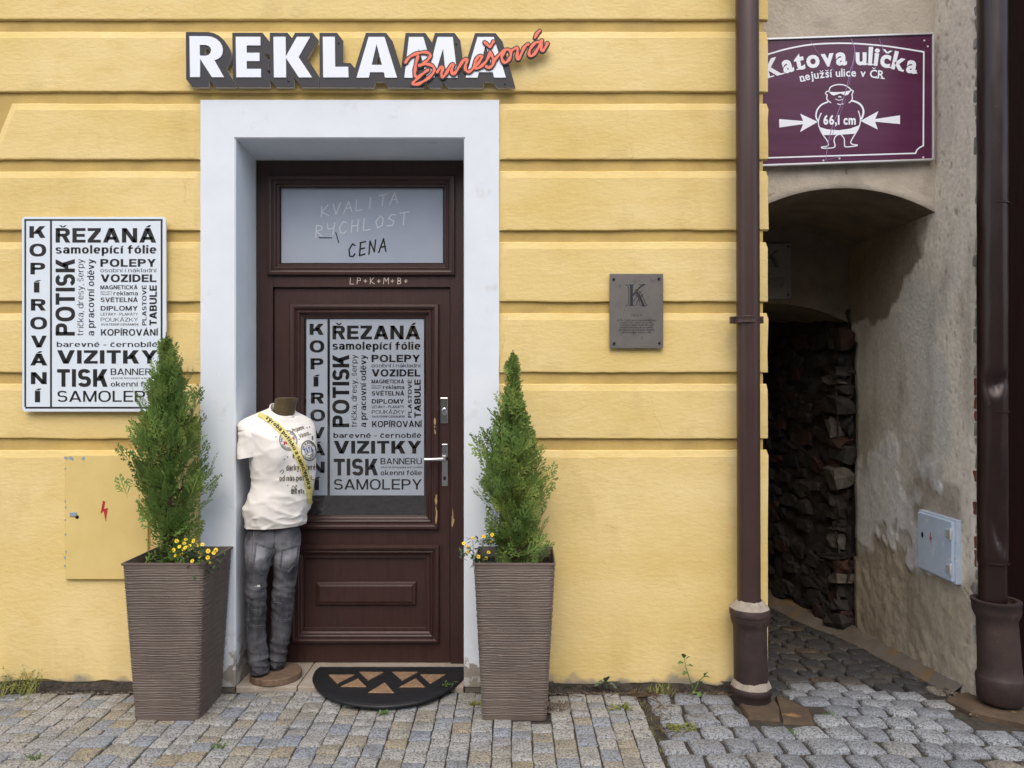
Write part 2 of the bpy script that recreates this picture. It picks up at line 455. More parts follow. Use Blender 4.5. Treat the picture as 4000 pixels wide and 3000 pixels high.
M['red_print'] = mat('red_print', lin('c23b45'), rough=0.8)
M['shirt_black'] = mat('shirt_black_print', lin('2b2926'), rough=0.8)
M['tan_print'] = mat('tan_print', lin('cfc3ad'), rough=0.8)
M['house_b'] = mat('opposite_plaster', lin('b8ab97'), lin('a89b88'), 2, 5, 0.9)
M['roof'] = mat('red_roof', lin('7c4634'), lin('6a3b2c'), 9, 5, 0.85)

def granite(name, ramp_cols, seed_mul, dark, tops, bscale):
    m = bpy.data.materials.new(name); m.use_nodes = True
    t = m.node_tree; N = t.nodes; L = t.links
    b = N['Principled BSDF']; b.inputs['Roughness'].default_value = 0.75
    oi = N.new('ShaderNodeObjectInfo')
    at = N.new('ShaderNodeAttribute'); at.attribute_name = 'tint'
    wr = N.new('ShaderNodeMath'); wr.operation = 'ADD'
    L.new(oi.outputs['Random'], wr.inputs[0]); L.new(at.outputs['Fac'], wr.inputs[1])
    fr = N.new('ShaderNodeMath'); fr.operation = 'FRACT'; L.new(wr.outputs[0], fr.inputs[0])
    cr = N.new('ShaderNodeValToRGB'); cr.color_ramp.interpolation = 'CONSTANT'
    el = cr.color_ramp.elements
    while len(el) > 1: el.remove(el[-1])
    el[0].position = 0; el[0].color = ramp_cols[0][1]
    for p, c in ramp_cols[1:]:
        e = el.new(p); e.color = c
    L.new(fr.outputs[0], cr.inputs[0])
    ge = N.new('ShaderNodeNewGeometry')
    mp = N.new('ShaderNodeVectorMath'); mp.operation = 'ADD'
    mp.inputs[1].default_value = (seed_mul, seed_mul * 2, 0)
    L.new(ge.outputs['Position'], mp.inputs[0])
    def nz(sc, de):
        n = N.new('ShaderNodeTexNoise'); n.inputs['Scale'].default_value = sc; n.inputs['Detail'].default_value = de
        L.new(mp.outputs[0], n.inputs['Vector']); return n.outputs['Fac']
    def rg(f, a, c, lo=0.0, hi=1.0):
        r = N.new('ShaderNodeMapRange'); r.inputs['From Min'].default_value = a; r.inputs['From Max'].default_value = c
        r.inputs['To Min'].default_value = lo; r.inputs['To Max'].default_value = hi
        L.new(f, r.inputs['Value']); return r.outputs[0]
    def mix(f, a, c):
        x = N.new('ShaderNodeMix'); x.data_type = 'RGBA'; L.new(f, x.inputs[0])
        for i, q in ((6, a), (7, c)):
            if isinstance(q, tuple): x.inputs[i].default_value = q
            else: L.new(q, x.inputs[i])
        return x.outputs[2]
    c = mix(rg(nz(120, 4), 0.47, 0.60, 0, 0.9), cr.outputs[0], dark)
    c = mix(rg(nz(230, 2), 0.56, 0.66, 0, 0.6), c, tops)
    c = mix(rg(nz(9, 6), 0.5, 0.8, 0, 0.6), c, dark)
    L.new(c, b.inputs['Base Color'])
    bp = N.new('ShaderNodeBump'); bp.inputs['Strength'].default_value = 0.7; bp.inputs['Distance'].default_value = 0.006
    L.new(nz(bscale, 8), bp.inputs['Height']); L.new(bp.outputs[0], b.inputs['Normal'])
    return m

M['sett'] = granite('granite_sett', [(0, lin('949799')), (.16, lin('9d9d99')), (.34, lin('888f96')), (.5, lin('a0a09d')), (.66, lin('979489')), (.79, lin('988d74')), (.84, lin('858e99')), (.94, lin('99917f'))], 1.7, lin('57544f'), lin('bcb9b3'), 90)
M['cobble_dark'] = granite('basalt_cobble', [(0, lin('3f4044')), (.3, lin('4a4846')), (.5, lin('36373b')), (.75, lin('4d4842')), (.93, lin('5a4c3c'))], 8.3, lin('26262a'), lin('6d6a66'), 60)  # alley cobbles: shade and damp dirt both put into the darker colour
M['cobble'] = granite('granite_cobble', [(0, lin('7f848a')), (.2, lin('8b9196')), (.4, lin('767c83')), (.6, lin('898a89')), (.8, lin('92979a')), (.94, lin('8c8472'))], 5.1, lin('4c4b4c'), lin('b2b2b2'), 60)

# ------------------------------------------------------------------ lettering made from glyph outlines
ACC = {'Ř': ('R', 'v'), 'Á': ('A', '/'), 'Í': ('I', '/'), 'í': ('ı', '/'), 'ó': ('o', '/'), 'č': ('c', 'v'), 'š': ('s', 'v'), 'ě': ('e', 'v'),
       'á': ('a', '/'), 'É': ('E', '/'), 'Ě': ('E', 'v'), 'é': ('e', '/'), 'ů': ('u', 'o'), 'ž': ('z', 'v'), 'Č': ('C', 'v'), 'ý': ('y', '/'),
       'Š': ('S', 'v'), 'ř': ('r', 'v')}
CHARS = "ABCDEFGHIJKLMNOPRSTUVYZabcdefghijklmnoprstuvyz0123456789,.-+Hl"
BOLDS = (0.0, 0.018, 0.036, 0.052)
GL = {}
def make_glyphs():
    tmp = []
    for b in BOLDS:
        for ch in sorted(set(CHARS)):
            c = bpy.data.curves.new('glyph', 'FONT')
            c.body = ch; c.size = 1.0; c.offset = b; c.resolution_u = 3
            o = bpy.data.objects.new('glyph', c); C.objects.link(o); tmp.append((b, ch, o, c))
    bpy.context.view_layer.update()
    dg = bpy.context.evaluated_depsgraph_get()
    for b, ch, o, c in tmp:
        me = bpy.data.meshes.new_from_object(o.evaluated_get(dg))
        vs = [(v.co.x, v.co.y) for v in me.vertices]
        fs = [tuple(p.vertices) for p in me.polygons]
        x0 = min(v[0] for v in vs)
        GL[(b, ch)] = ([(v[0] - x0, v[1]) for v in vs], fs, max(v[0] for v in vs) - x0)
        bpy.data.meshes.remove(me)
    for b, ch, o, c in tmp:
        bpy.data.objects.remove(o); bpy.data.curves.remove(c)
    for b in BOLDS:                                   # dotless i for accents
        vs, fs, w = GL[(b, 'i')]
        xh = max(v[1] for v in GL[(b, 'x' if (b, 'x') in GL else 'z')][0])
        keep = [i for i, v in enumerate(vs) if v[1] <= xh + 0.03]
        ix = {k: j for j, k in enumerate(keep)}
        GL[(b, 'ı')] = ([vs[i] for i in keep], [tuple(ix[i] for i in f) for f in fs if all(i in ix for i in f)], w)
make_glyphs()

def sans_font(s_):
    """grotesque capitals and small letters drawn from bars and rounded rings; cap height 1"""
    t = s_ * .84
    X = .735
    def arc_(cx, cy, rx, ry, a0, a1, n=None, s=s_, tt=t):
        n = n or max(4, int(abs(a1 - a0) / 22))
        def pt(a, kx, ky):
            c, q = math.cos(R(a)), math.sin(R(a))
            e = 2 / 2.35
            return (cx + kx * math.copysign(abs(c) ** e, c), cy + ky * math.copysign(abs(q) ** e, q))
        A = [a0 + (a1 - a0) * k / n for k in range(n + 1)]
        return [[pt(A[k], rx, ry), pt(A[k + 1], rx, ry), pt(A[k + 1], rx - s, ry - tt), pt(A[k], rx - s, ry - tt)] for k in range(n)]
    def re_(x0, y0, x1, y1): return [[(x0, y0), (x1, y0), (x1, y1), (x0, y1)]]
    def di(x0, y0, x1, y1, w): return [[(x0, y0), (x0 + w, y0), (x1 + w, y1), (x1, y1)]]
    def bowl(x0, y0, x1, y1):
        ry = (y1 - y0) / 2; rx = min(ry * 1.05, (x1 - x0) * .75); xr = x1 - rx
        return re_(x0, y1 - t, xr, y1) + re_(x0, y0, xr, y0 + t) + arc_(xr, (y0 + y1) / 2, rx, ry, -90, 90)
    g = {}
    h = s_ * 1.1
    w = .80 + s_ * .5; a = s_ * 1.2
    g['A'] = di(0, 0, w / 2 - a / 2, 1, h) + di(w - h, 0, w / 2 + a / 2 - h, 1, h) + re_(w * .22, .20, w * .78, .20 + t)
    g['V'] = di(w / 2 - a / 2, 0, 0, 1, h) + di(w / 2 + a / 2 - h, 0, w - h, 1, h)
    w = .66 + s_ * .5
    g['B'] = re_(0, 0, s_, 1) + bowl(s_ / 2, .5 - t / 2, w * .96, 1) + bowl(s_ / 2, 0, w, .5 + t / 2)
    g['P'] = re_(0, 0, s_, 1) + bowl(s_ / 2, .40, w, 1)
    g['R'] = re_(0, 0, s_, 1) + bowl(s_ / 2, .42, w, 1) + di(w - s_ * 1.02, 0, w * .52 - s_ * .3, .46, h)
    g['D'] = re_(0, 0, s_, 1) + bowl(s_ / 2, 0, w + .06, 1)
    w = .62 + s_ * .4
    g['E'] = re_(0, 0, s_, 1) + re_(s_, 0, w, t) + re_(s_, 1 - t, w, 1) + re_(s_, .5 - t / 2, w * .94, .5 + t / 2)
    g['F'] = re_(0, 0, s_, 1) + re_(s_, 1 - t, w, 1) + re_(s_, .48 - t / 2, w * .9, .48 + t / 2)
    g['L'] = re_(0, 0, s_, 1) + re_(s_, 0, w * .96, t)
    g['T'] = re_(0, 1 - t, w * 1.02, 1) + re_(w * .51 - s_ / 2, 0, w * .51 + s_ / 2, 1 - t)
    g['Z'] = re_(0, 0, w, t) + re_(0, 1 - t, w, 1) + di(0, t, w - h * 1.2, 1 - t, h * 1.2)
    w = .72 + s_ * .45
    g['H'] = re_(0, 0, s_, 1) + re_(w - s_, 0, w, 1) + re_(s_, .5 - t / 2, w - s_, .5 + t / 2)
    g['N'] = re_(0, 0, s_, 1) + re_(w - s_, 0, w, 1) + di(w - s_ * 1.1, 0, 0, 1, s_ * 1.1)
    g['U'] = re_(0, .35, s_, 1) + re_(w - s_, .35, w, 1) + arc_(w / 2, .35, w / 2, .36, 180, 360)
    g['I'] = re_(0, 0, s_, 1)
    g['J'] = re_(.5 - s_, .3, .5, 1) + arc_(.25, .3, .25, .31, 180, 360)
    g['K'] = re_(0, 0, s_, 1) + di(s_ * .6, .34, w - h * 1.15, 1, h * 1.15) + di(w - h * 1.02, 0, s_ + .10, .62, h * 1.05)
    g['Y'] = re_(w / 2 - s_ / 2, 0, w / 2 + s_ / 2, .42) + di(w / 2 - s_ / 2, .40, 0, 1, h * .98) + di(w / 2 + s_ / 2 - h * .98, .40, w - h * .98, 1, h * .98)
    w = .86 + s_ * .6
    g['M'] = re_(0, 0, s_ * .95, 1) + re_(w - s_ * .95, 0, w, 1) + di(w / 2 - s_ * .5, 0, s_ * .1, 1, s_) + di(w / 2 - s_ * .5, 0, w - s_ * 1.1, 1, s_)
    w = .84 + s_ * .4
    g['O'] = arc_(w / 2, .5, w / 2, .515, 0, 360, 24)
    g['C'] = arc_(w / 2, .5, w / 2, .515, 38, 322, 18)
    g['G'] = arc_(w / 2, .5, w / 2, .515, 38, 345, 18) + re_(w * .55, .5 - t, w, .5) + re_(w - s_ * .9, .05, w, .45)
    w = .66 + s_ * .4
    ry = .5 / 2 + t / 4 + .008
    g['S'] = arc_(w / 2, 1.01 - ry, w * .48, ry, 22, 270, 14) + arc_(w / 2, ry - .01, w / 2, ry, 90, -160, 14)
    lw = .52 + s_ * .45
    o_ = arc_(lw / 2, X / 2, lw / 2, X / 2 + .012, 0, 360, 20)
    sh = lambda L, dx: [[(x + dx, y) for x, y in q] for q in L]
    g['o'] = o_
    g['b'] = re_(0, 0, s_, 1) + o_
    g['d'] = o_ + re_(lw - s_, 0, lw, 1)
    g['p'] = re_(0, -.28, s_, X) + o_
    g['c'] = arc_(lw / 2, X / 2, lw / 2, X / 2 + .012, 42, 318, 15)
    g['e'] = arc_(lw / 2, X / 2, lw / 2, X / 2 + .012, -2, 318, 17) + re_(s_ * .5, X / 2 - t * .40, lw - s_ * .4, X / 2 + t * .40)
    ra = .225 + t * .1
    g['a'] = arc_(lw / 2 - .01, X - .26, lw / 2 - .015, .272, 0, 158, 8) + re_(lw - s_ - .02, 0, lw - .02, X - .26) + arc_(lw * .45, ra - .01, lw * .45, ra, 0, 360, 16, s_, t * .85)
    ry = X / 4 + t * .21 + .006
    ws = lw * .92
    g['s'] = arc_(ws / 2, X + .01 - ry, ws * .47, ry, 20, 270, 12, s_ * .95, t * .85) + arc_(ws / 2, ry - .01, ws / 2, ry, 90, -160, 12, s_ * .95, t * .85)
    n_ = re_(0, 0, s_, X) + arc_(lw / 2, X - .28, lw / 2, .29, 0, 180, 9) + re_(lw - s_, 0, lw, X - .28)
    g['n'] = n_
    g['h'] = n_ + re_(0, X, s_, 1)
    mw = lw * .88
    g['m'] = re_(0, 0, s_, X) + arc_(mw / 2, X - .26, mw / 2, .27, 0, 180, 9) + re_(mw - s_, 0, mw, X - .26) + sh(arc_(mw / 2, X - .26, mw / 2, .27, 0, 180, 9) + re_(mw - s_, 0, mw, X - .26), mw - s_)
    g['u'] = [[(lw - x, X - y) for x, y in q] for q in n_]
    g['r'] = re_(0, 0, s_, X) + arc_(.33 + s_ * .3, X - .30, .33 + s_ * .3, .31, 82, 180, 5)
    g['ı'] = re_(0, 0, s_, X)
    g['i'] = re_(0, 0, s_, X) + re_(0, 1 - t, s_, 1)
    g['l'] = re_(0, 0, s_, 1)
    g['j'] = re_(.12, -.1, .12 + s_, X) + re_(.12, 1 - t, .12 + s_, 1) + arc_(0, -.1, .12 + s_, .18, 270, 360, 4)
    g['k'] = re_(0, 0, s_, 1) + di(s_ * .6, .24, lw - h * 1.1, X, h * 1.1) + di(lw - h * .95, 0, s_ + .04, .46, h)
    g['f'] = re_(.10, 0, .10 + s_, .74) + arc_(.10 + s_ * .5 + .17, .74, .17 + s_ * .5, .275, 90, 180, 5) + re_(0, X - t, .30 + s_, X)
    g['t'] = re_(.10, .2, .10 + s_, .94) + re_(0, X - t, .30 + s_, X) + arc_(.10 + s_ * .5 + .15, .2, .15 + s_ * .5, .21, 180, 270, 4)
    g['v'] = di(lw / 2 - h * .55, 0, 0, X, h) + di(lw / 2 - h * .45, 0, lw - h, X, h)
    g['y'] = g['v'] + di(lw * .18, -.28, lw / 2 - h * .45, .02, h) + re_(lw * .02, -.28, lw * .26, -.28 + t)
    g['z'] = re_(0, 0, lw * .95, t) + re_(0, X - t, lw * .95, X) + di(0, t * .9, lw * .95 - h * 1.2, X - t * .9, h * 1.2)
    g['-'] = re_(0, .30, .34, .30 + t)
    g[','] = re_(0, 0, s_, t * 1.1) + di(0, -.17, s_ * .3, 0, s_ * .7)
    g['.'] = re_(0, 0, s_, t * 1.1)
    for ch, polys in g.items():
        x0 = min(x for q in polys for x, y in q)
        vs, fs = [], []
        for q in polys:
            fs.append(tuple(range(len(vs), len(vs) + len(q)))); vs += [(x - x0, y) for x, y in q]
        GL[(('H', s_), ch)] = (vs, fs, max(v[0] for v in vs))
HEAVY, BOLD, MEDIUM, LIGHT = ('H', .235), ('H', .20), ('H', .15), ('H', .105)
for fw in (HEAVY, BOLD, MEDIUM, LIGHT, ('H', .05)): sans_font(fw[1])

def text_shape(txt, bold, gap=None):
    """verts, faces and width of a line of text; cap height about 0.7"""
    wt_ = bold[1] * .25 if isinstance(bold, tuple) else bold
    gap = ((.115 if isinstance(bold, tuple) else .075 + wt_ * .3)) if gap is None else gap
    V, Fc, x = [], [], 0.0
    for ch in txt:
        if ch == ' ':
            x += 0.30; continue
        base, acc = ACC.get(ch, (ch, None))
        vs, fs, w = GL[(bold, base)]
        o = len(V)
        V += [(vx + x, vy) for vx, vy in vs]; Fc += [tuple(i + o for i in f) for f in fs]
        if acc:
            top = max(v[1] for v in vs) + 0.05
            cx = x + w / 2; th = 0.05 + wt_ * 1.4; o = len(V)
            if acc == '/':
                V += [(cx - 0.05 - th / 2, top), (cx - 0.05 + th, top), (cx + 0.13 + th / 2, top + 0.15), (cx + 0.11 - th / 2, top + 0.15)]; Fc.append((o, o + 1, o + 2, o + 3))
            elif acc == 'v':
                a = 0.15
                V += [(cx - th / 2, top), (cx + th / 2, top), (cx + a + th / 2, top + 0.14), (cx + a - th / 2, top + 0.14), (cx, top + 0.05), (cx - a + th / 2, top + 0.14), (cx - a - th / 2, top + 0.14)]
                Fc += [(o, o + 1, o + 4), (o + 1, o + 2, o + 3, o + 4), (o, o + 4, o + 5, o + 6)]
            else:
                n = 10; r1, r0 = 0.10, 0.05
                for k in range(n):
                    a = 2 * math.pi * k / n
                    V += [(cx + r1 * math.cos(a), top + r1 + r1 * math.sin(a)), (cx + r0 * math.cos(a), top + r1 + r0 * math.sin(a))]
                for k in range(n):
                    k2 = (k + 1) % n
                    Fc.append((o + 2 * k, o + 2 * k2, o + 2 * k2 + 1, o + 2 * k + 1))
        x += w + gap
    return V, Fc, x - gap

def cap_h(bold, lower=False):
    vs = GL[(bold, 'l' if lower else 'H')][0]
    return max(v[1] for v in vs)

def put_text(mb, txt, fn, box, bold=0.036, rot=False, gap=None):
    """box = x0, x1, top, base in picture coordinates; fn maps picture coordinates to 3D; rot = reads upwards"""
    V, Fc, w = text_shape(txt, bold, gap)
    has_cap = any(c.isupper() or c.isdigit() for c in txt)
    low = not has_cap
    h = cap_h(bold, low and any(c in 'bdfhklíčš' for c in txt))
    if low and not any(c in 'bdfhkl' for c in txt): h = max(v[1] for v in GL[(bold, 'z')][0])
    x0, x1, t, b = box
    out = []
    for vx, vy in V:
        if not rot:
            out.append(fn(x0 + vx / w * (x1 - x0), b - vy / h * (b - t)))
        else:   # x0 = cap side, x1 = baseline side, b = start (bottom), t = end (top)
            out.append(fn(x1 - vy / h * (x1 - x0), b - vx / w * (b - t)))
    mb.add(out, Fc)

LAYOUT = [('ŘEZANÁ', (330, 1155, 128, 247), HEAVY), ('samolepící fólie', (330, 1157, 268, 337), BOLD),
          ('POLEPY', (697, 1152, 382, 445), HEAVY), ('osobní i nákladní', (697, 1155, 458, 490), LIGHT),
          ('VOZIDEL', (700, 1157, 508, 570), HEAVY), ('MAGNETICKÁ', (697, 1003, 597, 630), BOLD),
          ('REKLAMNÍ', (698, 793, 645, 657), LIGHT), ('PŘEDMĚTY', (698, 793, 665, 678), LIGHT), ('reklama', (805, 1005, 645, 680), MEDIUM),
          ('SVĚTELNÁ', (700, 1005, 698, 735), BOLD), ('DIPLOMY', (700, 1003, 767, 805), BOLD), ('LETÁKY - PLAKÁTY', (700, 1005, 823, 845), MEDIUM),
          ('POUKÁZKY', (700, 1005, 863, 895), LIGHT), ('SVATEBNÍ OZNÁMENÍ', (702, 1008, 910, 927), MEDIUM), ('KOPÍROVÁNÍ', (702, 1168, 957, 1010), BOLD),
          ('barevné - černobílé', (340, 1165, 1060, 1103), MEDIUM), ('VIZITKY', (342, 1165, 1130, 1240), HEAVY), ('TISK', (342, 757, 1285, 1430), HEAVY),
          ('BANNERU', (782, 1170, 1280, 1333), MEDIUM), ('včetně lemování a kroužků', (783, 1178, 1350, 1367), LIGHT), ('okenní fólie', (783, 1170, 1385, 1428), MEDIUM),
          ('SAMOLEPY', (345, 1170, 1463, 1553), MEDIUM)]
LAYOUT_UP = [('POTISK', (330, 488, 382, 1010), HEAVY), ('trička, dresy, šerpy', (505, 558, 382, 1010), LIGHT), ('a pracovní oděvy', (588, 646, 382, 1010), MEDIUM),
             ('PLASTOVÉ', (1040, 1075, 597, 927), BOLD), ('TABULE', (1100, 1160, 597, 927), HEAVY)]
COLUMN = [('K', (115, 247, 112, 208)), ('O', (115, 253, 257, 360)), ('P', (123, 245, 412, 508)), ('Í', (152, 197, 572, 657)), ('R', (127, 250, 710, 805)),
          ('O', (122, 260, 858, 958)), ('V', (128, 258, 1010, 1107)), ('Á', (122, 262, 1157, 1255)), ('N', (127, 257, 1310, 1408)), ('Í', (160, 203, 1463, 1557))]
def advert_text(fn, material, parent):
    """one part per printed line"""
    for t, b, w in LAYOUT: mb = MB(); put_text(mb, t, fn, b, w); mb.build('lettering', material, parent)
    for t, b, w in LAYOUT_UP: mb = MB(); put_text(mb, t, fn, b, w, rot=True); mb.build('lettering', material, parent)
    mb = MB()
    for t, b in COLUMN: put_text(mb, t, fn, b, HEAVY)
    mb.build('lettering', material, parent)

# ------------------------------------------------------------------ ground
def gz(x, y):
    z = -0.03
    if x > 1.0:
        k = min((x - 1.0) / 0.2, 1.0)
        z -= k * 0.085 * max(0.0, min(y + 0.2, 1.6))
    return z

g = MB()
g.quad((-60, -60, -0.12), (60, -60, -0.12), (60, -1.58, -0.12), (-60, -1.58, -0.12))
g.quad((-60, -1.58, -0.12), (60, -1.58, -0.12), (60, 0.02, -0.12), (-60, 0.02, -0.12))
ground = g.build('ground', M['joint']); ground['kind'] = 'structure'
street_m = mat('street_cobbles', lin('77767a'), lin('8d8b88'), 18, 5, 0.8, 0.9, 9, 2, c3=lin('4a4744'), s3=14, lo3=0.5, hi3=0.6, bdist=0.03)
def joints(N, L, tc):
    b = N.new('ShaderNodeTexBrick'); b.inputs['Scale'].default_value = 4.2
    b.inputs['Mortar Size'].default_value = .03; b.inputs['Color1'].default_value = (0, 0, 0, 1); b.inputs['Color2'].default_value = (.35, .35, .35, 1); b.inputs['Mortar'].default_value = (1, 1, 1, 1)
    L.new(tc.outputs['Object'], b.inputs['Vector']); return b.outputs['Color']
add_mask(street_m, lin('2c2a28'), joints)
g = MB(); g.quad((-60, -60, -0.04), (60, -60, -0.04), (60, -1.62, -0.04), (-60, -1.62, -0.04))
street = g.build('street', street_m); street['kind'] = 'structure'

def stone_mesh(name, material, roundness, seed, top_j=0.05):
    """irregular stone in a unit cell, 8-sided with a softened top; z 0 is the top, -1 the bottom"""
    rnd = random.Random(seed)
    jt = .02 + roundness * .045
    base = [(-.5, -.5), (0, -.5), (.5, -.5), (.5, 0), (.5, .5), (0, .5), (-.5, .5), (-.5, 0)]
    j = [(x + rnd.uniform(-jt, jt), y + rnd.uniform(-jt, jt)) for x, y in base]
    j = [(x * (1 - roundness * .10 * (abs(x * y) > .1)), y * (1 - roundness * .10 * (abs(x * y) > .1))) for x, y in j]
    lift = [rnd.uniform(-top_j, top_j) for _ in range(8)]
    m = MB()
    rs = [[(x, y, -1) for x, y in j],
          [(x, y, -.16 - roundness * .16 + lift[i]) for i, (x, y) in enumerate(j)],
          [(x * (.975 - roundness * .035), y * (.975 - roundness * .035), -.03 - roundness * .05 + lift[i]) for i, (x, y) in enumerate(j)],
          [(x * (.91 - roundness * .12), y * (.91 - roundness * .12), lift[i] * .8) for i, (x, y) in enumerate(j)]]
    m.rings(rs, True, False, True)
    o = m.build(name, material, None, True, angle=60)
    me = o.data
    bpy.data.objects.remove(o)
    return me

SETT = [stone_mesh('paving_sett', M['sett'], 0.04, 100 + i, 0.03) for i in range(10)]
COB = [stone_mesh('cobblestone', M['cobble'], .8, 200 + i, 0.08) for i in range(12)]
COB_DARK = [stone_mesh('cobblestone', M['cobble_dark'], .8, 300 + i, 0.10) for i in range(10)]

def in_frame(x, y, z):
    D = y - CAM_Y
    if D < 0.3: return False
    px = 2000 + x * F / D; py = 1519 + (CAM_Z - z) * F / D
    return -60 < px < 4060 and py < 3060

def lay(cells, meshes, parent, part_name, limit, depth, material):
    """cells: x, y, w, l, rot; the first `limit` in view become parts, the others one mass"""
    vis = [c for c in cells if in_frame(c[0], c[1], -.03)]
    rest = [c for c in cells if not in_frame(c[0], c[1], -.03)]
    vis.sort(key=lambda c: c[1])
    parts, rest = vis[:limit], vis[limit:] + rest
    rnd = random.Random(5)
    for i, (x, y, w, l, a) in enumerate(parts):
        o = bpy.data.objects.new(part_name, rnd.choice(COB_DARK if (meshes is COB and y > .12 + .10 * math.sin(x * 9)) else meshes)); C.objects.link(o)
        o.location = (x, y, gz(x, y) + rnd.uniform(-.005, .004)); o.scale = (w, l, depth)
        o.rotation_euler = (rnd.gauss(0, .012), rnd.gauss(0, .012), a + (math.pi if rnd.random() < .5 else 0))
        o.parent = parent
    if rest:
        V, Fc, T = [], [], []
        for x, y, w, l, a in rest:
            me = rnd.choice(meshes); o = len(V)
            ca, sa = math.cos(a), math.sin(a); z0 = gz(x, y) + rnd.uniform(-.005, .004); tt = rnd.random()
            for v in me.vertices:
                X, Y = v.co.x * w, v.co.y * l
                V.append((x + X * ca - Y * sa, y + X * sa + Y * ca, z0 + v.co.z * depth)); T.append(tt)
            Fc += [tuple(i + o for i in p.vertices) for p in me.polygons]
        me = bpy.data.meshes.new(part_name); me.from_pydata(V, [], Fc); me.materials.append(material)
        at = me.attributes.new('tint', 'FLOAT', 'POINT'); at.data.foreach_set('value', T)
        me.polygons.foreach_set('use_smooth', [True] * len(me.polygons)); me.set_sharp_from_angle(angle=R(60))
        o = bpy.data.objects.new(part_name + '_field', me); C.objects.link(o); o['kind'] = 'stuff'; o.parent = parent

# pavement of small setts in front of the shop
rnd = random.Random(11)
pv = MB()
pv.box(-3.6, 0.585, -1.6, 0.02, -0.10, -0.0385)
pavement = pv.build('pavement', M['joint']); pavement['kind'] = 'structure'
cells = []
x = -3.55
while x < 0.575:
    w = rnd.uniform(.076, .092)
    if x + w > 0.585: w = 0.585 - x
    if w < .04: break
    y = -1.6 + rnd.uniform(0, .05)
    while y < -0.005:
        l = rnd.choice([rnd.uniform(.066, .085), rnd.uniform(.08, .10), rnd.uniform(.085, .115)])
        ymax = -0.005 if -1.34 < x < -0.2 else -0.045
        if y + l > ymax: l = ymax - y
        if l < .03: break
        cells.append((x + w / 2 + rnd.uniform(-.002, .002), y + l / 2, w - .004, l - .004, rnd.gauss(0, .015)))
        y += l
    x += w
hidden = lambda c: (-1.63 < c[0] < -1.37 and -.30 < c[1] < -.02) or (-.10 < c[0] < .13 and -.31 < c[1] < -.02)
lay([c for c in cells if not hidden(c)], SETT, pavement, 'paving_sett', 300, .05, M['sett'])

# coarser cobbles on the right and into the alley
al = MB()
n = 18
xs = [0.585 + i * (3.6 - 0.585) / n for i in range(n + 1)]
ys = [-1.6 + i * 0.2 for i in range(24)]
al.rings([[(xx, yy, gz(xx, yy) - .018) for xx in xs] for yy in ys], closed=False)
cobbles = al.build('cobbled_lane', M['joint']); cobbles['kind'] = 'structure'
cells = []
y = -1.58
row = 0
while y < 2.9:
    l = rnd.uniform(.105, .13)
    x0, x1 = (0.60, 3.4) if y < -.16 else (0.60, 2.22) if y < -.1 else (1.19, 2.12)
    x = x0 + rnd.uniform(-.02, .05)
    while x < x1 - .03:
        w = rnd.uniform(.10, .165)
        if x + w > x1 + .02: w = max(x1 + .02 - x, .05)
        cy = y + l / 2 + .05 * math.sin(x * 1.7) + rnd.uniform(-.006, .006)
        ok = not (1.02 < x + w / 2 < 1.33 and -.34 < cy < .0) and not (1.98 < x + w / 2 < 2.6 and -.40 < cy < .0)
        if y > -.1 and x + w / 2 < 1.2: ok = False
        if ok: cells.append((x + w / 2, cy, w - .011, l - .010, rnd.gauss(.03, .04)))
        x += w
    y += l
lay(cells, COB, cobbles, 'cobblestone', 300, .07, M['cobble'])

# sandstone slabs under the two downpipes
def slab(name, pts, z0, z1, material, parent=None):
    m = MB()
    cx = sum(p[0] for p in pts) / len(pts); cy = sum(p[1] for p in pts) / len(pts)
    m.rings([[(p[0], p[1], z0) for p in pts], [(p[0], p[1], z1 - .012) for p in pts],
             [(cx + (p[0] - cx) * .95, cy + (p[1] - cy) * .95, z1) for p in pts]], True, True, True)
    return m.build(name, material, parent)
slab('gutter_slab', [(1.03, -.30), (1.16, -.325), (1.20, -.2), (1.22, -.03), (1.04, -.03)], -.12, -.028, M['sand'], cobbles)
slab('gutter_slab', [(1.17, -.33), (1.30, -.35), (1.335, -.20), (1.24, -.03), (1.21, -.16)], -.12, -.036, M['sand'], cobbles)
slab('gutter_slab', [(1.99, -.12), (2.02, -.26), (2.20, -.40), (2.62, -.44), (2.62, -.06), (2.1, -.06)], -.12, -.014, M['sand'], cobbles)

# ------------------------------------------------------------------ yellow house
yb = MB()
yb.box(-7, -1.33, .016, 7, -.3, 9)
yb.box(-.21, 1.196, .016, 7, -.3, 9)
yb.box(-1.33, -.21, .016, 7, 2.61, 9)
yb.box(-1.33, -.21, .40, 7, -.3, 2.61)
house = yb.build('yellow_house', M['groove'])
tag(house, 'yellow rusticated town house with a white framed shop doorway', 'building')
house.location = (0, 0, 0)

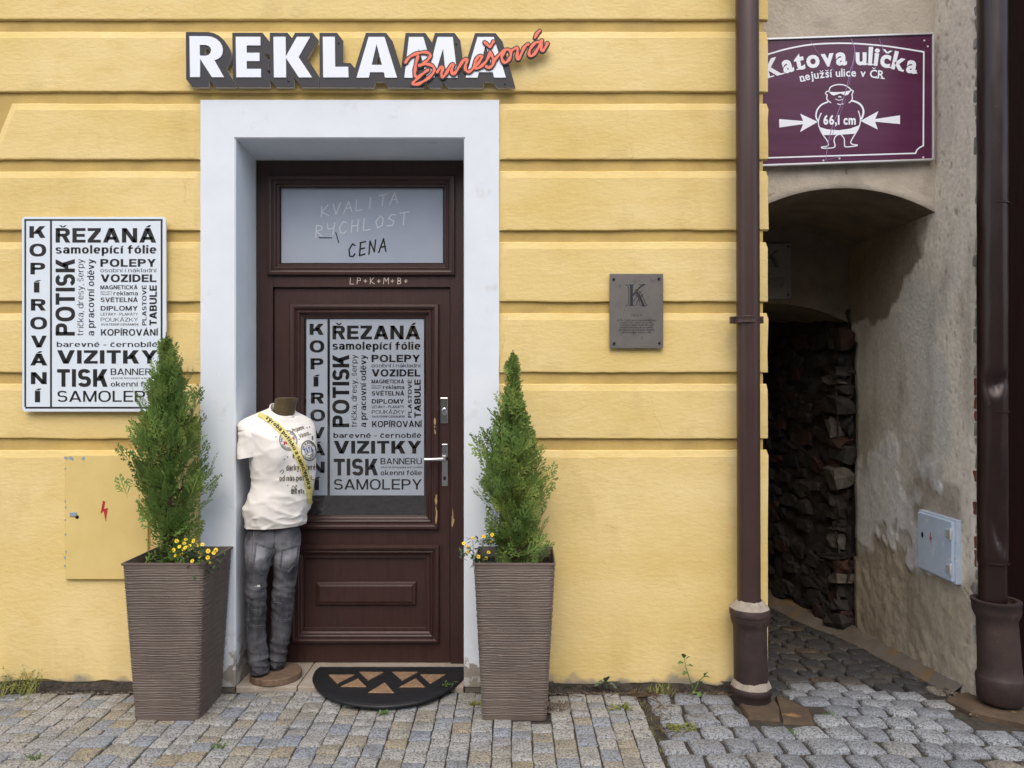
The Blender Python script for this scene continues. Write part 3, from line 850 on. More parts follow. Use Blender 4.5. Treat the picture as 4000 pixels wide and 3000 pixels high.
XS_L, XS_R = (785 - 2000) / 822.9, (1950 - 2000) / 822.9
XC = 1.2177
def zpx(py): return CAM_Z - (py - 1519) / 822.9
def course(x0, x1, z0, z1, ch0, ch1, seed, slant=0.0, rough_bottom=False):
    """one stucco course: chamfered lip on top, crisp lower edge, optional chamfered ends"""
    xs = []
    xx = x0
    while xx < x1 - .02:
        xs.append(xx); xx += .045
    xs.append(x1)
    if ch0: xs = sorted(set(xs + [x0 + .012, x0 + .034]))
    if ch1: xs = sorted(set(xs + [x1 - .012, x1 - .034]))
    lip = min(.034, (z1 - z0) * .3)
    prof = [(z0, .029), (z0 + .001, .005), (z0 + .003, .0012), (z0 + .008, 0), (z0 + (z1 - z0) * .33, 0), (z0 + (z1 - z0) * .66, 0),
            (z1 - lip, 0), (z1 - lip + .005, .0016), (z1 - .005, .0065), (z1 - .001, .010), (z1, .029)]
    rs = []
    for xv in xs:
        r = []
        e = 0.0
        if ch0 and xv - x0 < .034: e = max(e, .009 * (1 - (xv - x0) / .034))
        if ch1 and x1 - xv < .034: e = max(e, .009 * (1 - (x1 - xv) / .034))
        if not ch1 and abs(x1 - XC) < .01 and x1 - xv < .02: e = max(e, .008 * (1 - (x1 - xv) / .02))
        for k, (z, d) in enumerate(prof):
            nz = noise.noise(Vector((xv * 5.0, z * 3, seed * 3.1)))
            nf = noise.noise(Vector((xv * 23.0, z * 17, seed * 1.3)))
            dz = (.0030 * nz + .0022 * nf) if k in (1, 2, 3, 6, 7, 8, 9) else 0
            if rough_bottom and k < 4: dz += .010 * nz + .010 * nf
            dd = .0016 * nz + .0012 * nf
            dx = 0
            if slant: dx = slant * (z - z0) / (z1 - z0) * max(0, 1 - (xv - x0) / 1.0)
            if xv == XC: dx += .004 * nf + .003 * nz - (.008 if k in (8, 9, 10) else 0)
            r.append((xv + dx, max(d, e) + (dd if d < .028 else 0), z + dz))
        rs.append(r)
    m = MB()
    m.rings(rs, closed=False)
    for r in (rs[0], rs[-1]):
        q = [(p[0], .03, p[2]) for p in r]
        m.rings([r, q], closed=False)
    return m.build('plaster_course', M['yellow'], house, True, angle=12)

GV = [76, 358, 622, 899, 1178, 1455, 1714]
BH = 44
tops = [(None, GV[0])] + [(GV[i] + BH, GV[i + 1]) for i in range(6)] + [(GV[6] + BH, 2664)]
for i, (t, b) in enumerate(tops):
    z1 = 3.62 if t is None else zpx(t)
    z0 = zpx(b)
    if i < 2:
        course(-3.6, XC, z0, z1, False, False, i)
    else:
        last = i == len(tops) - 1
        if i == 2:
            course((-45 - 2000) / 822.9, XS_L, z0, z1, True, True, i, slant=.107)
            course(-3.6, -2.56, z0, z1, False, True, i + 40)
        else:
            course(-3.6, XS_L, z0, z1, False, True, i, rough_bottom=last)
        course(XS_R, XC, z0 if not last else -.005, z1, True, False, i + 20, rough_bottom=last)
# wall above the frame, plain
m = MB(); m.box(-3.6, XC, .0, .028, 3.665, 8.9); m.build('plaster_course', M['yellow'], house)
# foundation under the plaster
m = MB()
found_m = mat('foundation_rubble', lin('5b544b'), lin('3f3a34'), 14, 8, 0.95, 1.0, 40, 7, bdist=0.02)
for a, b in ((-3.6, XS_L), (XS_R, 1.2)):
    m = MB(); xs = [a + (b - a) * k / 60 for k in range(61)]
    m.rings([[(xx, .002 + .011 * noise.noise(Vector((xx * 9, z * 30, 0))), z) for xx in xs] for z in (-.12, -.06, -.03, .012)], closed=False)
    m.build('foundation', found_m, house)

# white door surround with reveals
m = MB()
XO_L, XO_R, ZO = -1.310, -.2285, 2.587
def jag(xv, z, s): return .0022 * noise.noise(Vector((xv * 7, z * 9, s)))
zs = [-.012 + k * (2.7695 + .012) / 24 for k in range(25)]
def wall_strip(xa, xb, zs, yf):
    return [[(xa + jag(1, z, 1), .029, z), (xa + jag(1, z, 1), yf, z), (xb + jag(3, z, 2), yf, z)] for z in zs]
lo = [z for z in zs if z < ZO] + [ZO]
m.rings([[(XS_L + jag(1, z, 1), .03, z), (XS_L + jag(1, z, 1), -.006, z), (XO_L - .006, -.006, z), (XO_L, .0, z), (XO_L + jag(2, z, 3), .15, z), (XO_L, .33, z)] for z in lo], closed=False)
m.rings([[(XS_R + jag(4, z, 1), .03, z), (XS_R + jag(4, z, 1), -.006, z), (XO_R + .006, -.006, z), (XO_R, .0, z), (XO_R, .15, z), (XO_R, .33, z)] for z in lo], closed=False)
m.quad((XS_L, -.006, ZO), (XO_L - .006, -.006, ZO), (XO_L - .006, -.006, 2.7695), (XS_L, -.006, 2.7695))
m.quad((XO_R + .006, -.006, ZO), (XS_R, -.006, ZO), (XS_R, -.006, 2.7695), (XO_R + .006, -.006, 2.7695))
m.quad((XO_L - .006, -.006, ZO + .006), (XO_R + .006, -.006, ZO + .006), (XO_R + .006, -.006, 2.7695), (XO_L - .006, -.006, 2.7695))
m.quad((XO_L - .006, -.006, ZO + .006), (XO_R + .006, -.006, ZO + .006), (XO_R, 0, ZO), (XO_L, 0, ZO))
m.quad((XO_L, 0, ZO), (XO_R, 0, ZO), (XO_R, .33, ZO - .020), (XO_L, .33, ZO - .020))
m.quad((XS_L, -.006, 2.7695), (XS_R, -.006, 2.7695), (XS_R, .03, 2.7695), (XS_L, .03, 2.7695))
for z in (2.7695,):
    m.quad((XS_L, -.006, ZO), (XS_L, .03, ZO), (XS_L, .03, z), (XS_L, -.006, z))
    m.quad((XS_R, -.006, ZO), (XS_R, .03, ZO), (XS_R, .03, z), (XS_R, -.006, z))
m.build('door_surround', M['white'], house)
for a, b in ((XS_L + .004, XO_L - .004), (XO_R + .004, XS_R - .004)):
    m = MB(); m.box(a, b, -.002, .3, -.10, -.012); m.build('plinth', M['concrete'], house, bevel=.006)

# threshold slabs
for a, b in ((XO_L - .0, -1.02), (-1.017, XO_R)):
    m = MB(); m.box(a + .002, b, -.012, .40, -.10, -.008)
    m.build('threshold_slab', M['sill'], house, bevel=.006)

# ------------------------------------------------------------------ door and transom
YD = .285
def rect(px0, px1, py0, py1, Y=YD):
    a, b = P(px0, py1, Y), P(px1, py0, Y)
    return a.x, b.x, a.z, b.z
def frame_mould(m, outer, prof):
    """mitred frame; prof = list of (inset, y)"""
    x0, x1, z0, z1 = outer
    rs = []
    for ins, y in prof:
        rs.append([(x0 + ins, y, z0 + ins), (x1 - ins, y, z0 + ins), (x1 - ins, y, z1 - ins), (x0 + ins, y, z1 - ins)])
    m.rings(rs, True)
def ring_box(m, outer, inner, y0, y1):
    x0, x1, z0, z1 = outer; a0, a1, c0, c1 = inner
    m.box(x0, a0, y0, y1, z0, z1); m.box(a1, x1, y0, y1, z0, z1)
    m.box(a0, a1, y0, y1, c1, z1)
    if c0 > z0: m.box(a0, a1, y0, y1, z0, c0)

FR = (XO_L + .001, XO_R - .001, -.005, P(0, 626, YD).z)
leaf = rect(1066, 1759, 1122, 2592)
glass = rect(1185, 1664, 1241, 2015)
# leaf: stiles and rails round the glass and the lower panel
dm = MB()
low_in = rect(1180, 1670, 2182, 2455)
yl0, yl1 = .302, .345
dm.box(leaf[0] + .002, glass[0], yl0, yl1, leaf[2], leaf[3] - .002); dm.box(glass[1], leaf[1] - .002, yl0, yl1, leaf[2], leaf[3] - .002)
dm.box(glass[0], glass[1], yl0, yl1, glass[3], leaf[3] - .002); dm.box(glass[0], glass[1], yl0, yl1, low_in[3], glass[2])
dm.box(glass[0], glass[1], yl0, yl1, leaf[2], low_in[2])
door = dm.build('door', M['wood'], house, bevel=.002)
m = MB(); m.box(glass[0], glass[1], .318, .340, low_in[2], low_in[3]); m.build('lower_panel', M['wood'], door)
m = MB()
x0, x1, z0, z1 = rect(1230, 1623, 2276, 2368)
frame_mould(m, (x0, x1, z0, z1), [(0, .319), (.0, .305), (.004, .301), (.016, .298), (.020, .294)])
m.quad((x0 + .020, .294, z0 + .020), (x1 - .020, .294, z0 + .020), (x1 - .020, .294, z1 - .020), (x0 + .020, .294, z1 - .020))
m.build('raised_panel', M['wood'], door, bevel=.0015)
MP = [(0, .303), (0, .286), (.004, .279), (.014, .276), (.022, .279), (.026, .287), (.030, .288), (.036, .282), (.042, .285), (.048, .296), (.056, .300), (.060, .312)]
m = MB(); frame_mould(m, rect(1131, 1714, 1186, 2069), [(i * 1.16, y) for i, y in MP]); m.build('glass_moulding', M['wood'], door, True, angle=25)
m = MB(); frame_mould(m, rect(1136, 1716, 2129, 2513), [(i, y if y < .31 else .3185) for i, y in MP]); m.build('panel_moulding', M['wood'], door, True, angle=25)
m = MB(); m.box(glass[0] - .002, glass[1] + .002, .311, .318, glass[2] - .002, glass[3] + .002); m.build('glass_pane', M['glass'], door)
def film(a, b, c, d, y):
    x0, x1, z0, z1 = rect(a, b, c, d, .31)
    q = MB(); q.box(x0, x1, y - .0006, y, z0, z1); return q
film(1197, 1279, 1247, 1935, .3104).build('privacy_film', M['film'], door)
film(1289, 1656, 1247, 1935, .3104).build('privacy_film', M['film'], door)
m = MB()
def film_map(x, y):
    fx, fy = 393.8 + .8106 * x, 125.5 + .8773 * y
    return P(960 + fx / 1.952, 1150 + fy / 1.952, .3088)
advert_text(film_map, M['window_black'], door)
# handle, plates
hp = rect(1725, 1749, 1734, 1899, .30); m = MB(); m.box(hp[0], hp[1], .296, .3025, hp[2], hp[3])
m.build('handle_plate', M['steel'], door, bevel=.003)
m = MB()
a = P(1742, 1791, .29); b = P(1658, 1796, .24)
m.tube([(a.x, .297, a.z), (a.x, .262, a.z), (a.x - .004, .248, a.z), (a.x - .02, .243, a.z), (b.x, .243, b.z)], [.010, .010, .0105, .0105, .0095], 12)
m.build('handle', M['steel'], door, True)
m = MB(); kc = P(1737, 1868, .2955); m.lathe([(.007, 0), (.007, .001)], (0, 0), n=12)
m.v = [(kc.x + v[0], kc.y - v[2], kc.z + v[1] * 1.6) for v in m.v]; m.build('keyhole', M['hole'], door)
lp = rect(1719, 1750, 1553, 1653, .30); m = MB(); m.box(lp[0], lp[1], .294, .3025, lp[2], lp[3]); m.build('lock_plate', M['steel'], door, bevel=.003)
m = MB(); c0 = P(1736, 1607, .29); m.lathe([(.013, 0), (.013, .012), (.010, .014)], (0, 0), n=16)
m.v = [(c0.x + v[0], .294 - v[2], c0.z + v[1] * 1.5) for v in m.v]; m.build('lock_cylinder', M['steel'], door, True)
# worn paint
rnd = random.Random(3)
m = MB()
for cx, y0, y1, k, Y in ((1703, 1915, 2045, 14, .2745), (1769, 1930, 2050, 7, .2835), (1700, 1640, 1760, 5, .2745)):
    for _ in range(k):
        py = rnd.uniform(y0, y1); h = rnd.uniform(5, 22); w = rnd.uniform(1.5, 5); px = cx + rnd.uniform(-3, 3)
        q = [P(px + w * rnd.uniform(.5, 1) * math.cos(2 * math.pi * j / 8), py + h * rnd.uniform(.6, 1) * math.sin(2 * math.pi * j / 8), Y - rnd.uniform(0, .0004)) for j in range(8)]
        m.add(q, [tuple(range(8))])
m.build('paint_wear', M['chip'], door)
# fixed frame with the transom rail
m = MB()
rail = rect(1066, 1759, 1077, 1122)
m.box(FR[0], leaf[0], YD, .345, FR[2], FR[3]); m.box(leaf[1], FR[1], YD, .345, FR[2], FR[3])
tg = rect(1090, 1736, 728, 1031)
m.box(leaf[0], leaf[1], YD, .345, leaf[3], tg[2]); m.box(leaf[0], leaf[1], YD, .345, tg[3], FR[3])
m.box(leaf[0], tg[0], YD, .345, tg[2], tg[3]); m.box(tg[1], leaf[1], YD, .345, tg[2], tg[3])
tw = m.build('transom_window', M['wood'], house, bevel=.002)
m = MB(); TM = [(0, .286), (0, .272), (.004, .266), (.016, .264), (.024, .268), (.027, .275), (.032, .275), (.036, .271), (.042, .275), (.047, .285), (.054, .289), (.057, .312)]
frame_mould(m, rect(1046, 1778, 687, 1077), TM); m.build('transom_moulding', M['wood'], tw, True, angle=25)
m = MB(); m.box(tg[0] - .004, tg[1] + .004, .312, .318, tg[2] - .004, tg[3] + .004); m.build('transom_pane', M['glass'], tw)
x0, x1, z0, z1 = rect(1099, 1730, 733, 1027, .31); m = MB(); m.box(x0, x1, .3108, .3114, z0, z1); m.build('frosted_film', M['transom_film'], tw)
def tmap(Y):
    return lambda x, y: P(960 + x / 2.44, 580 + y / 2.44, Y)
STROKES = {'K': [[(0, 1), (.05, 0)], [(.6, 1), (.05, .45), (.75, .0)]], 'V': [[(0, 1), (.35, 0), (.7, 1)]], 'A': [[(0, 0), (.4, 1), (.75, 0)], [(.15, .38), (.65, .38)]],
           'L': [[(.05, 1), (.05, 0), (.65, 0)]], 'I': [[(.3, 1), (.3, 0)]], 'T': [[(0, 1), (.8, 1)], [(.4, 1), (.4, 0)]], 'R': [[(.1, 0), (.1, 1), (.6, .85), (.6, .6), (.1, .5), (.7, 0)]],
           'Y': [[(0, 1), (.1, .55), (.6, .55)], [(.65, 1), (.55, 0)]], 'C': [[(.65, .85), (.35, 1), (.05, .6), (.15, .1), (.5, 0), (.7, .2)]], 'H': [[(.05, 1), (.05, 0)], [(.6, 1), (.6, 0)], [(.05, .5), (.6, .5)]],
           'O': [[(.4, 1), (.05, .6), (.25, .05), (.65, .2), (.7, .75), (.4, 1)]], 'S': [[(.7, .9), (.3, 1), (.1, .7), (.6, .4), (.5, .05), (0, .1)]], 'E': [[(.65, 1), (.1, 1)], [(.15, 1), (.12, 0), (.7, .05)], [(.12, .5), (.6, .52)]],
           'N': [[(.05, 0), (.05, 1), (.6, .1), (.65, 1)]], 'P': [[(.1, 0), (.1, 1), (.6, .85), (.6, .55), (.1, .5)]], 'M': [[(0, 0), (.05, 1), (.4, .4), (.75, 1), (.8, 0)]], 'B': [[(.1, 0), (.1, 1), (.55, .85), (.5, .55), (.1, .5), (.6, .35), (.55, .05), (.1, 0)]],
           '+': [[(.3, .7), (.3, .2)], [(.05, .45), (.55, .45)]]}
def handwriting(mb, txt, x0, y0, x1, y1, h, wd, Y, fn2):
    """stroke letters on a baseline from x0, y0 to x1, y1 (picture coordinates of the zoomed view)"""
    n = len(txt); k_ = 0
    for i, ch in enumerate(txt):
        if ch == ' ': continue
        bx = x0 + (x1 - x0) * i / n; by = y0 + (y1 - y0) * i / n
        w = (x1 - x0) / n * .92
        for st in STROKES[ch]:
            for (a0, b0), (a1, b1) in zip(st[:-1], st[1:]):
                q = []
                for u, v in ((a0, b0), (a1, b1)):
                    p = fn2(bx + u * w + v * h * .08, by - v * h + (y1 - y0) / n * u); q.append((p.x, p.z))
                mb.ribbon(q, wd, Y - i * .00003 - k_ * .000006, 0, 4); k_ += 1
f = tmap(.3102)
m = MB(); handwriting(m, 'KVALITA', 715, 655, 1480, 515, 105, .0058, .3102, f); m.build('finger_lettering', M['finger'], tw); m = MB(); handwriting(m, 'RYCHLOST', 655, 850, 1575, 715, 115, .006, .3102, f)
m.build('finger_lettering', M['finger'], tw)
m = MB(); handwriting(m, 'CENA', 975, 1040, 1365, 975, 125, .0075, .3102, f)
q = [f(700, 850), f(820, 852)]; m.ribbon([(p.x, p.z) for p in q], .005, .3100); q = [f(858, 800), f(885, 895)]; m.ribbon([(p.x, p.z) for p in q], .005, .3100)
m.build('clear_lettering', M['window_black'], tw)
f2 = tmap(YD - .0008)
m = MB(); handwriting(m, 'LP+K+M+B+', 990, 1292, 1570, 1292, 62, .0032, YD - .0008, f2); m.build('chalk_lettering', M['chalk'], tw)

# ------------------------------------------------------------------ shop sign over the door
def z1f(x, y, Y=-.03): return P(700 + x / 3.687, 100 + y / 3.687, Y)
def z2f(x, y, Y=-.03): return P(1200 + x / 3.687, 100 + y / 3.687, Y)
def z3f(x, y, Y=-.03): return P(1550 + x / 3.511, 90 + y / 3.511, Y)
sign = thing('shop_sign', 'shop name sign in white block letters with an orange script name above the doorway', 'sign', P(1400, 230, -.02))
YB0, YB1 = -.034, -.016
def backing(loops):
    m = MB(); m.mi = 1
    L = [[(p.x, p.z) for p in l] for l in loops]
    m.prism(L, YB0, YB1)
    fr = MB()
    for k, fc in enumerate(m.f):
        ys = [m.v[i][1] for i in fc]
        m.m[k] = 0 if max(ys) < YB0 + 1e-6 else 1
    return m.build('letter_backing', [M['sign_dark'], M['sign_edge']], sign)
z1 = lambda pts: [z1f(*p, YB0) for p in pts]
z2 = lambda pts: [z2f(*p, YB0) for p in pts]
z3 = lambda pts: [z3f(*p, YB0) for p in pts]
backing([z1([(95, 92), (420, 92), (500, 108), (580, 150), (650, 215), (710, 300), (748, 390), (755, 460), (735, 530), (675, 612), (832, 888), (515, 888), (430, 770), (430, 888), (190, 888), (100, 770)]),
         z1([(373, 330), (415, 335), (437, 355), (440, 380), (425, 405), (373, 418)])])
backing([z1([(764, 102), (1200, 102), (1304, 235), (1304, 102), (1562, 102), (1625, 180), (1668, 102), (1922, 102), (2003, 205), (1848, 473), (2013, 730), (2013, 888), (1765, 888), (1655, 745), (1655, 888), (1395, 888), (1308, 770), (1308, 888), (850, 888), (772, 770)]),
         z1([(1220, 402), (1306, 408), (1306, 705), (1245, 632), (1290, 632), (1290, 485)])])
backing([z2([(176, 103), (430, 103), (517, 215), (522, 537), (625, 540), (687, 613), (845, 103), (1137, 103), (1233, 230), (1352, 615), (1417, 105), (1702, 105), (1798, 245), (1840, 105), (2122, 105), (2205, 215)]) +
         z3([(897, 450), (917, 640), (1073, 137), (1355, 137), (1450, 255), (1627, 888), (1383, 888), (1315, 805), (1205, 805), (1180, 888), (705, 888), (632, 800), (605, 888), (450, 888), (400, 820), (373, 820), (370, 888)]) +
         z2([(1167, 893), (1110, 808), (988, 808), (965, 893), (735, 893), (717, 878), (713, 890), (180, 888)]), z2([(1022, 450), (1047, 548), (997, 548)])])
YW0, YW1 = -.0375, -.0342
def letter(loops):
    m = MB(); m.prism([[(p.x, p.z) for p in l] for l in loops], YW0, YW1); m.build('letter', M['sign_white'], sign)
letter([z1([(152, 156), (400, 156), (470, 165), (530, 190), (585, 235), (620, 290), (633, 350), (625, 410), (600, 455), (560, 485), (510, 502), (648, 747), (475, 747), (304, 480), (304, 745), (160, 745)]),
        z1([(300, 282), (380, 282), (425, 295), (455, 325), (463, 360), (452, 400), (425, 428), (385, 438), (300, 436)])])
letter([z1([(817, 165), (1172, 165), (1172, 290), (975, 290), (975, 395), (1160, 395), (1160, 515), (975, 515), (975, 627), (1181, 627), (1181, 748), (826, 748)])])
letter([z1([(1360, 165), (1535, 165), (1538, 450), (1697, 165), (1888, 165), (1722, 458), (1918, 750), (1726, 750), (1540, 468), (1542, 750), (1367, 750)])])
letter([z2([(227, 165), (400, 165), (405, 597), (593, 597), (597, 750), (232, 750)])])
letter([z2([(885, 167), (1115, 167), (1297, 754), (1123, 754), (1105, 675), (907, 675), (888, 754), (713, 754)]), z2([(1000, 270), (1078, 570), (930, 570)])])
letter([z3([(168, 195), (365, 195), (468, 556), (560, 195), (768, 195), (835, 754), (675, 754), (635, 350), (515, 754), (415, 754), (303, 350), (240, 754), (105, 754)])])
letter([z3([(1107, 195), (1330, 195), (1497, 752), (1335, 752), (1316, 678), (1125, 678), (1108, 752), (945, 752)]), z3([(1218, 295), (1293, 580), (1150, 580)])])
SCR = [[(120, 540), (160, 480), (240, 430), (330, 405), (400, 400), (450, 420), (455, 460), (420, 510), (360, 555), (310, 580)],
       [(288, 460), (262, 560), (250, 640), (245, 700), (258, 730)],
       [(310, 580), (400, 562), (480, 582), (512, 625), (505, 670), (460, 730), (380, 790), (300, 832), (240, 842), (222, 822), (260, 780), (330, 715), (400, 662), (430, 640)],
       [(555, 670), (590, 620), (625, 600), (632, 625), (612, 690), (625, 738), (660, 715), (700, 650), (740, 580), (775, 572), (752, 640), (758, 695), (785, 695), (830, 640), (900, 530), (945, 488), (962, 520), (940, 590), (945, 645), (980, 668), (1020, 650), (1060, 605)],
       [(1060, 610), (1110, 560), (1150, 500), (1165, 458), (1130, 452), (1085, 510), (1065, 580), (1090, 622), (1150, 598), (1220, 530), (1262, 450), (1278, 392)],
       [(1278, 392), (1300, 440), (1325, 500), (1322, 560), (1290, 600), (1245, 612), (1228, 596)],
       [(1205, 262), (1245, 300), (1275, 325), (1300, 295), (1325, 255)],
       [(1330, 520), (1400, 440), (1470, 380), (1530, 362), (1562, 400), (1560, 460), (1522, 520), (1480, 543), (1445, 505), (1442, 450), (1480, 390)],
       [(1560, 392), (1615, 352), (1650, 345), (1655, 400), (1645, 465), (1662, 497), (1700, 440), (1740, 350), (1775, 305), (1800, 292)],
       [(1960, 262), (1900, 272), (1840, 340), (1812, 415), (1838, 455), (1890, 420), (1945, 330), (1988, 242)],
       [(1988, 242), (1982, 310), (1978, 365), (2005, 378), (2040, 330), (2065, 278)],
       [(1895, 200), (1920, 152), (1960, 105)]]
bm_, fm_ = MB(), MB()
for k, st in enumerate(SCR):
    pts = smooth_path([(a, b, 0) for a, b in st], 5)
    q = [z3f(p.x, p.y, -.044) for p in pts]
    xz = [(p.x, p.z) for p in q]
    n = len(xz)
    u = 3.65 / F / 3.511
    wo = [(36 + 7 * math.sin(i * .7 + k)) * u for i in range(n)]
    bm_.ribbon(xz, [w + 34 * u for w in wo], -.041 - k * .00006, -.00005)
    bm_.ribbon(xz, [w + 34 * u for w in wo], -.036 + k * .0001, .00005)
    fm_.ribbon(xz, wo, -.0435 - k * .00012, -.0001)
bm_.build('script_outline', M['outline'], sign)
fm_.build('script_lettering', M['orange'], sign)
edge = MB()
for k, st in enumerate(SCR):
    pts = smooth_path([(a, b, 0) for a, b in st], 3)
    q = [z3f(p.x, p.y, -.04) for p in pts]
    edge.ribbon([(p.x, p.z) for p in q], 76 * 3.65 / F / 3.511, -.034 + k * .0001, .00005)
edge.build('script_backing', M['sign_edge'], sign)
for x, y, fn in ((455, 258, z2f), (2148, 272, z2f), (1485, 840, z3f), (1578, 805, z1f)):
    m = MB(); p = fn(x, y); m.lathe([(.004, 0), (.004, .003), (.001, .004)], (0, 0), n=10)
    m.v[-30:] = [(p.x + v[0], YB0 - v[2], p.z + v[1]) for v in m.v[-30:]]
    m.build('screw', M['plaque_bolt'], sign)

# ------------------------------------------------------------------ advertising board on the left
ab = thing('advertising_board', 'white wall board filled with black printed shop services, left of the doorway', 'sign', P(365, 1225, -.02))
def bmap(Y): return lambda x, y: P(60 + x / 2.1, 830 + y / 2.1, Y)
f = bmap(-.034)
co = []
for (cx, cy, a0) in ((78, 62, 180), (1208, 62, 270), (1212, 1608, 0), (82, 1608, 90)):
    for k in range(5):
        a = R(a0 + k * 22.5)
        p = f(cx + 26 * math.cos(a), cy + 26 * math.sin(a)); co.append((p.x, p.z))
m = MB(); m.prism([co], -.034, -.024); m.build('panel', M['board'], ab, bevel=.002)
for xa in (co[0][0] + .05, co[8][0] - .09):
    m = MB(); m.box(xa, xa + .04, -.024, .005, f(0, 1500).z, f(0, 150).z); m.build('wall_spacer', M['alu'], ab)
m = MB()
f = bmap(-.0346)
q = lambda a, b, c, d: m.quad(f(a, c), f(b, c), f(b, d), f(a, d))
q(73, 1207, 54, 68); q(80, 1210, 1594, 1609); q(74, 88, 68, 1594); q(1192, 1207, 68, 1594); q(284, 300, 68, 1594)
m.build('border', M['black'], ab)
advert_text(f, M['black'], ab)

# ------------------------------------------------------------------ plaques
def plaque(label, loc_fn, parent_label_cat='plaque', group='grey metal plaques with the letter K'):
    t = thing('wall_plaque', label, 'plaque', loc_fn(700, 860, 0), group)
    a, b = loc_fn(190, 1570, 0), loc_fn(1207, 155, 0)
    y = a.y
    m = MB(); m.box(a.x, b.x, y - .022, y - .014, a.z, b.z); m.build('plate', M['plaque'], t, bevel=.0015)
    for x, yy in ((268, 260), (1122, 252), (274, 1474), (1132, 1468)):
        m = MB(); p = loc_fn(x, yy, 0); o = 0; m.lathe([(.006, -.014), (.006, .006), (.003, .008)], (0, 0), n=12)
        m.v[o:] = [(p.x + v[0], y - .022 - v[2], p.z + v[1]) for v in m.v[o:]]
        m.build('bolt', M['plaque_bolt'], t)
    Y = y - .0226
    fn = lambda x, yy: Vector((loc_fn(x, yy, 0).x, Y, loc_fn(x, yy, 0).z))
    m = MB()
    def poly(pts):
        l = [fn(*p) for p in pts]; m.prism([[(p.x, p.z) for p in l]], Y, None)
    poly([(530, 360), (665, 360), (632, 385), (632, 740), (660, 765), (540, 765), (575, 740), (575, 385)])
    def rb(pts, w, k=0):
        l = [fn(p.x, p.y) for p in smooth_path([(a, b, 0) for a, b in pts], 4)]
        u = (fn(100, 0) - fn(0, 0)).x / 100
        m.ribbon([(p.x, p.z) for p in l], [x * u for x in ([w] * len(l))], Y - .0001 * k)
    rb([(500, 365), (540, 400), (552, 480), (552, 660), (540, 730), (495, 775)], 12, 1)
    rb([(640, 560), (700, 480), (780, 400), (850, 362)], 30, 2); rb([(745, 362), (860, 362)], 10, 3)
    rb([(690, 500), (750, 570), (800, 680), (830, 755)], 46, 4); rb([(790, 765), (880, 765)], 14, 5)
    rb([(670, 455), (760, 500), (830, 620), (870, 720), (915, 755)], 12, 6)
    rb([(660, 540), (730, 600), (760, 700), (765, 760)], 12, 7)
    rb([(640, 680), (700, 590), (760, 520), (800, 478)], 12, 8); rb([(690, 755), (720, 670), (770, 600), (830, 540)], 14, 9)
    m.build('emblem', M['plaque_dark'], t)
    m = MB()
    put_text(m, 'LČM čp. 76', fn, (605, 805, 925, 958), .0)
    for i, (s, xa, xb) in enumerate((('Čp. 76 - gotický původ domu dokládají sklepy', 330, 1075), ('z konce 15. stol. a štítová zeď do uličky,'.replace('ď', 'd').replace('í', 'i'), 385, 1025), ('s gotickými okénky. Dnešní dům vznikl', 388, 1028),
                                     ('kompletní přestavbou jako novostavba', 390, 1015), ('bez návaznosti na starší objekt. Průčelí je', 372, 1035), ('novorenesanční z doby po r. 1883', 428, 975))):
        s = s.replace('w', 'v')
        put_text(m, s, fn, (xa, xb, 1018 + i * 46, 1050 + i * 46), .018)
    m.build('lettering', M['plaque_dark'], t)
    return t
plaque('grey metal plaque with a letter K on the yellow wall beside the downpipe', lambda x, y, _: P(2340 + x / 4.879, 1040 + y / 4.879, .0))
sc = 4.83 / F
def inner_loc(x, y, _):
    return Vector((1.753 - (1207 - x) / 1017 * .253, 1.20, P(3090, 952, 1.2).z - (y - 155) / 1415 * .350))

# ------------------------------------------------------------------ electrical box doors
yb_ = thing('meter_box', 'yellow painted meter box door with a red lightning bolt behind the left planter', 'meter box', P(413, 2020, -.01))
a, b = P(252, 2264, -.018), P(577, 1777, -.018)
m = MB(); m.box(a.x, b.x, -.018, .004, a.z, b.z); m.build('door_panel', M['yellowbox'], yb_, bevel=.004)
def bolt_poly(fn): return [fn(*p) for p in ((606, 385), (620, 392), (612, 435), (636, 428), (627, 480), (624, 512), (616, 480), (612, 448), (592, 462), (600, 420))]
lb = bolt_poly(lambda x, y: P(x / 1.508, 1700 + y / 1.508, -.0188)); m = MB(); m.prism([[(p.x, p.z) for p in lb]], -.0188, None); m.build('lightning_bolt', M['red'], yb_)
m = MB(); p = P(301, 2020, -.0188); m.prism([[(p.x + .009 * math.cos(2 * math.pi * k / 14), p.z + .009 * math.sin(2 * math.pi * k / 14)) for k in range(14)]], -.0188, None); m.build('keyhole', M['hole'], yb_)
m = MB(); p = P(288, 2009, -.02); m.box(p.x - .018, p.x + .014, -.023, -.0175, p.z - .010, p.z + .010); m.build('keyhole_cover', M['grey_paint'], yb_, bevel=.004)
m = MB()
rnd = random.Random(8)
for k in range(16):
    px, py = (rnd.choice([253, 254]) + rnd.uniform(0, 4), rnd.uniform(1780, 2255)) if k < 10 else (rnd.uniform(256, 330), 1782 + rnd.uniform(0, 12))
    m.add([P(px + rnd.uniform(2, 6) * math.cos(a_), py + rnd.uniform(3, 9) * math.sin(a_), -.0187 - k * .00001) for a_ in [j * math.pi / 3 for j in range(6)]], [tuple(range(6))])
m.build('paint_wear', M['grey_paint'], yb_)

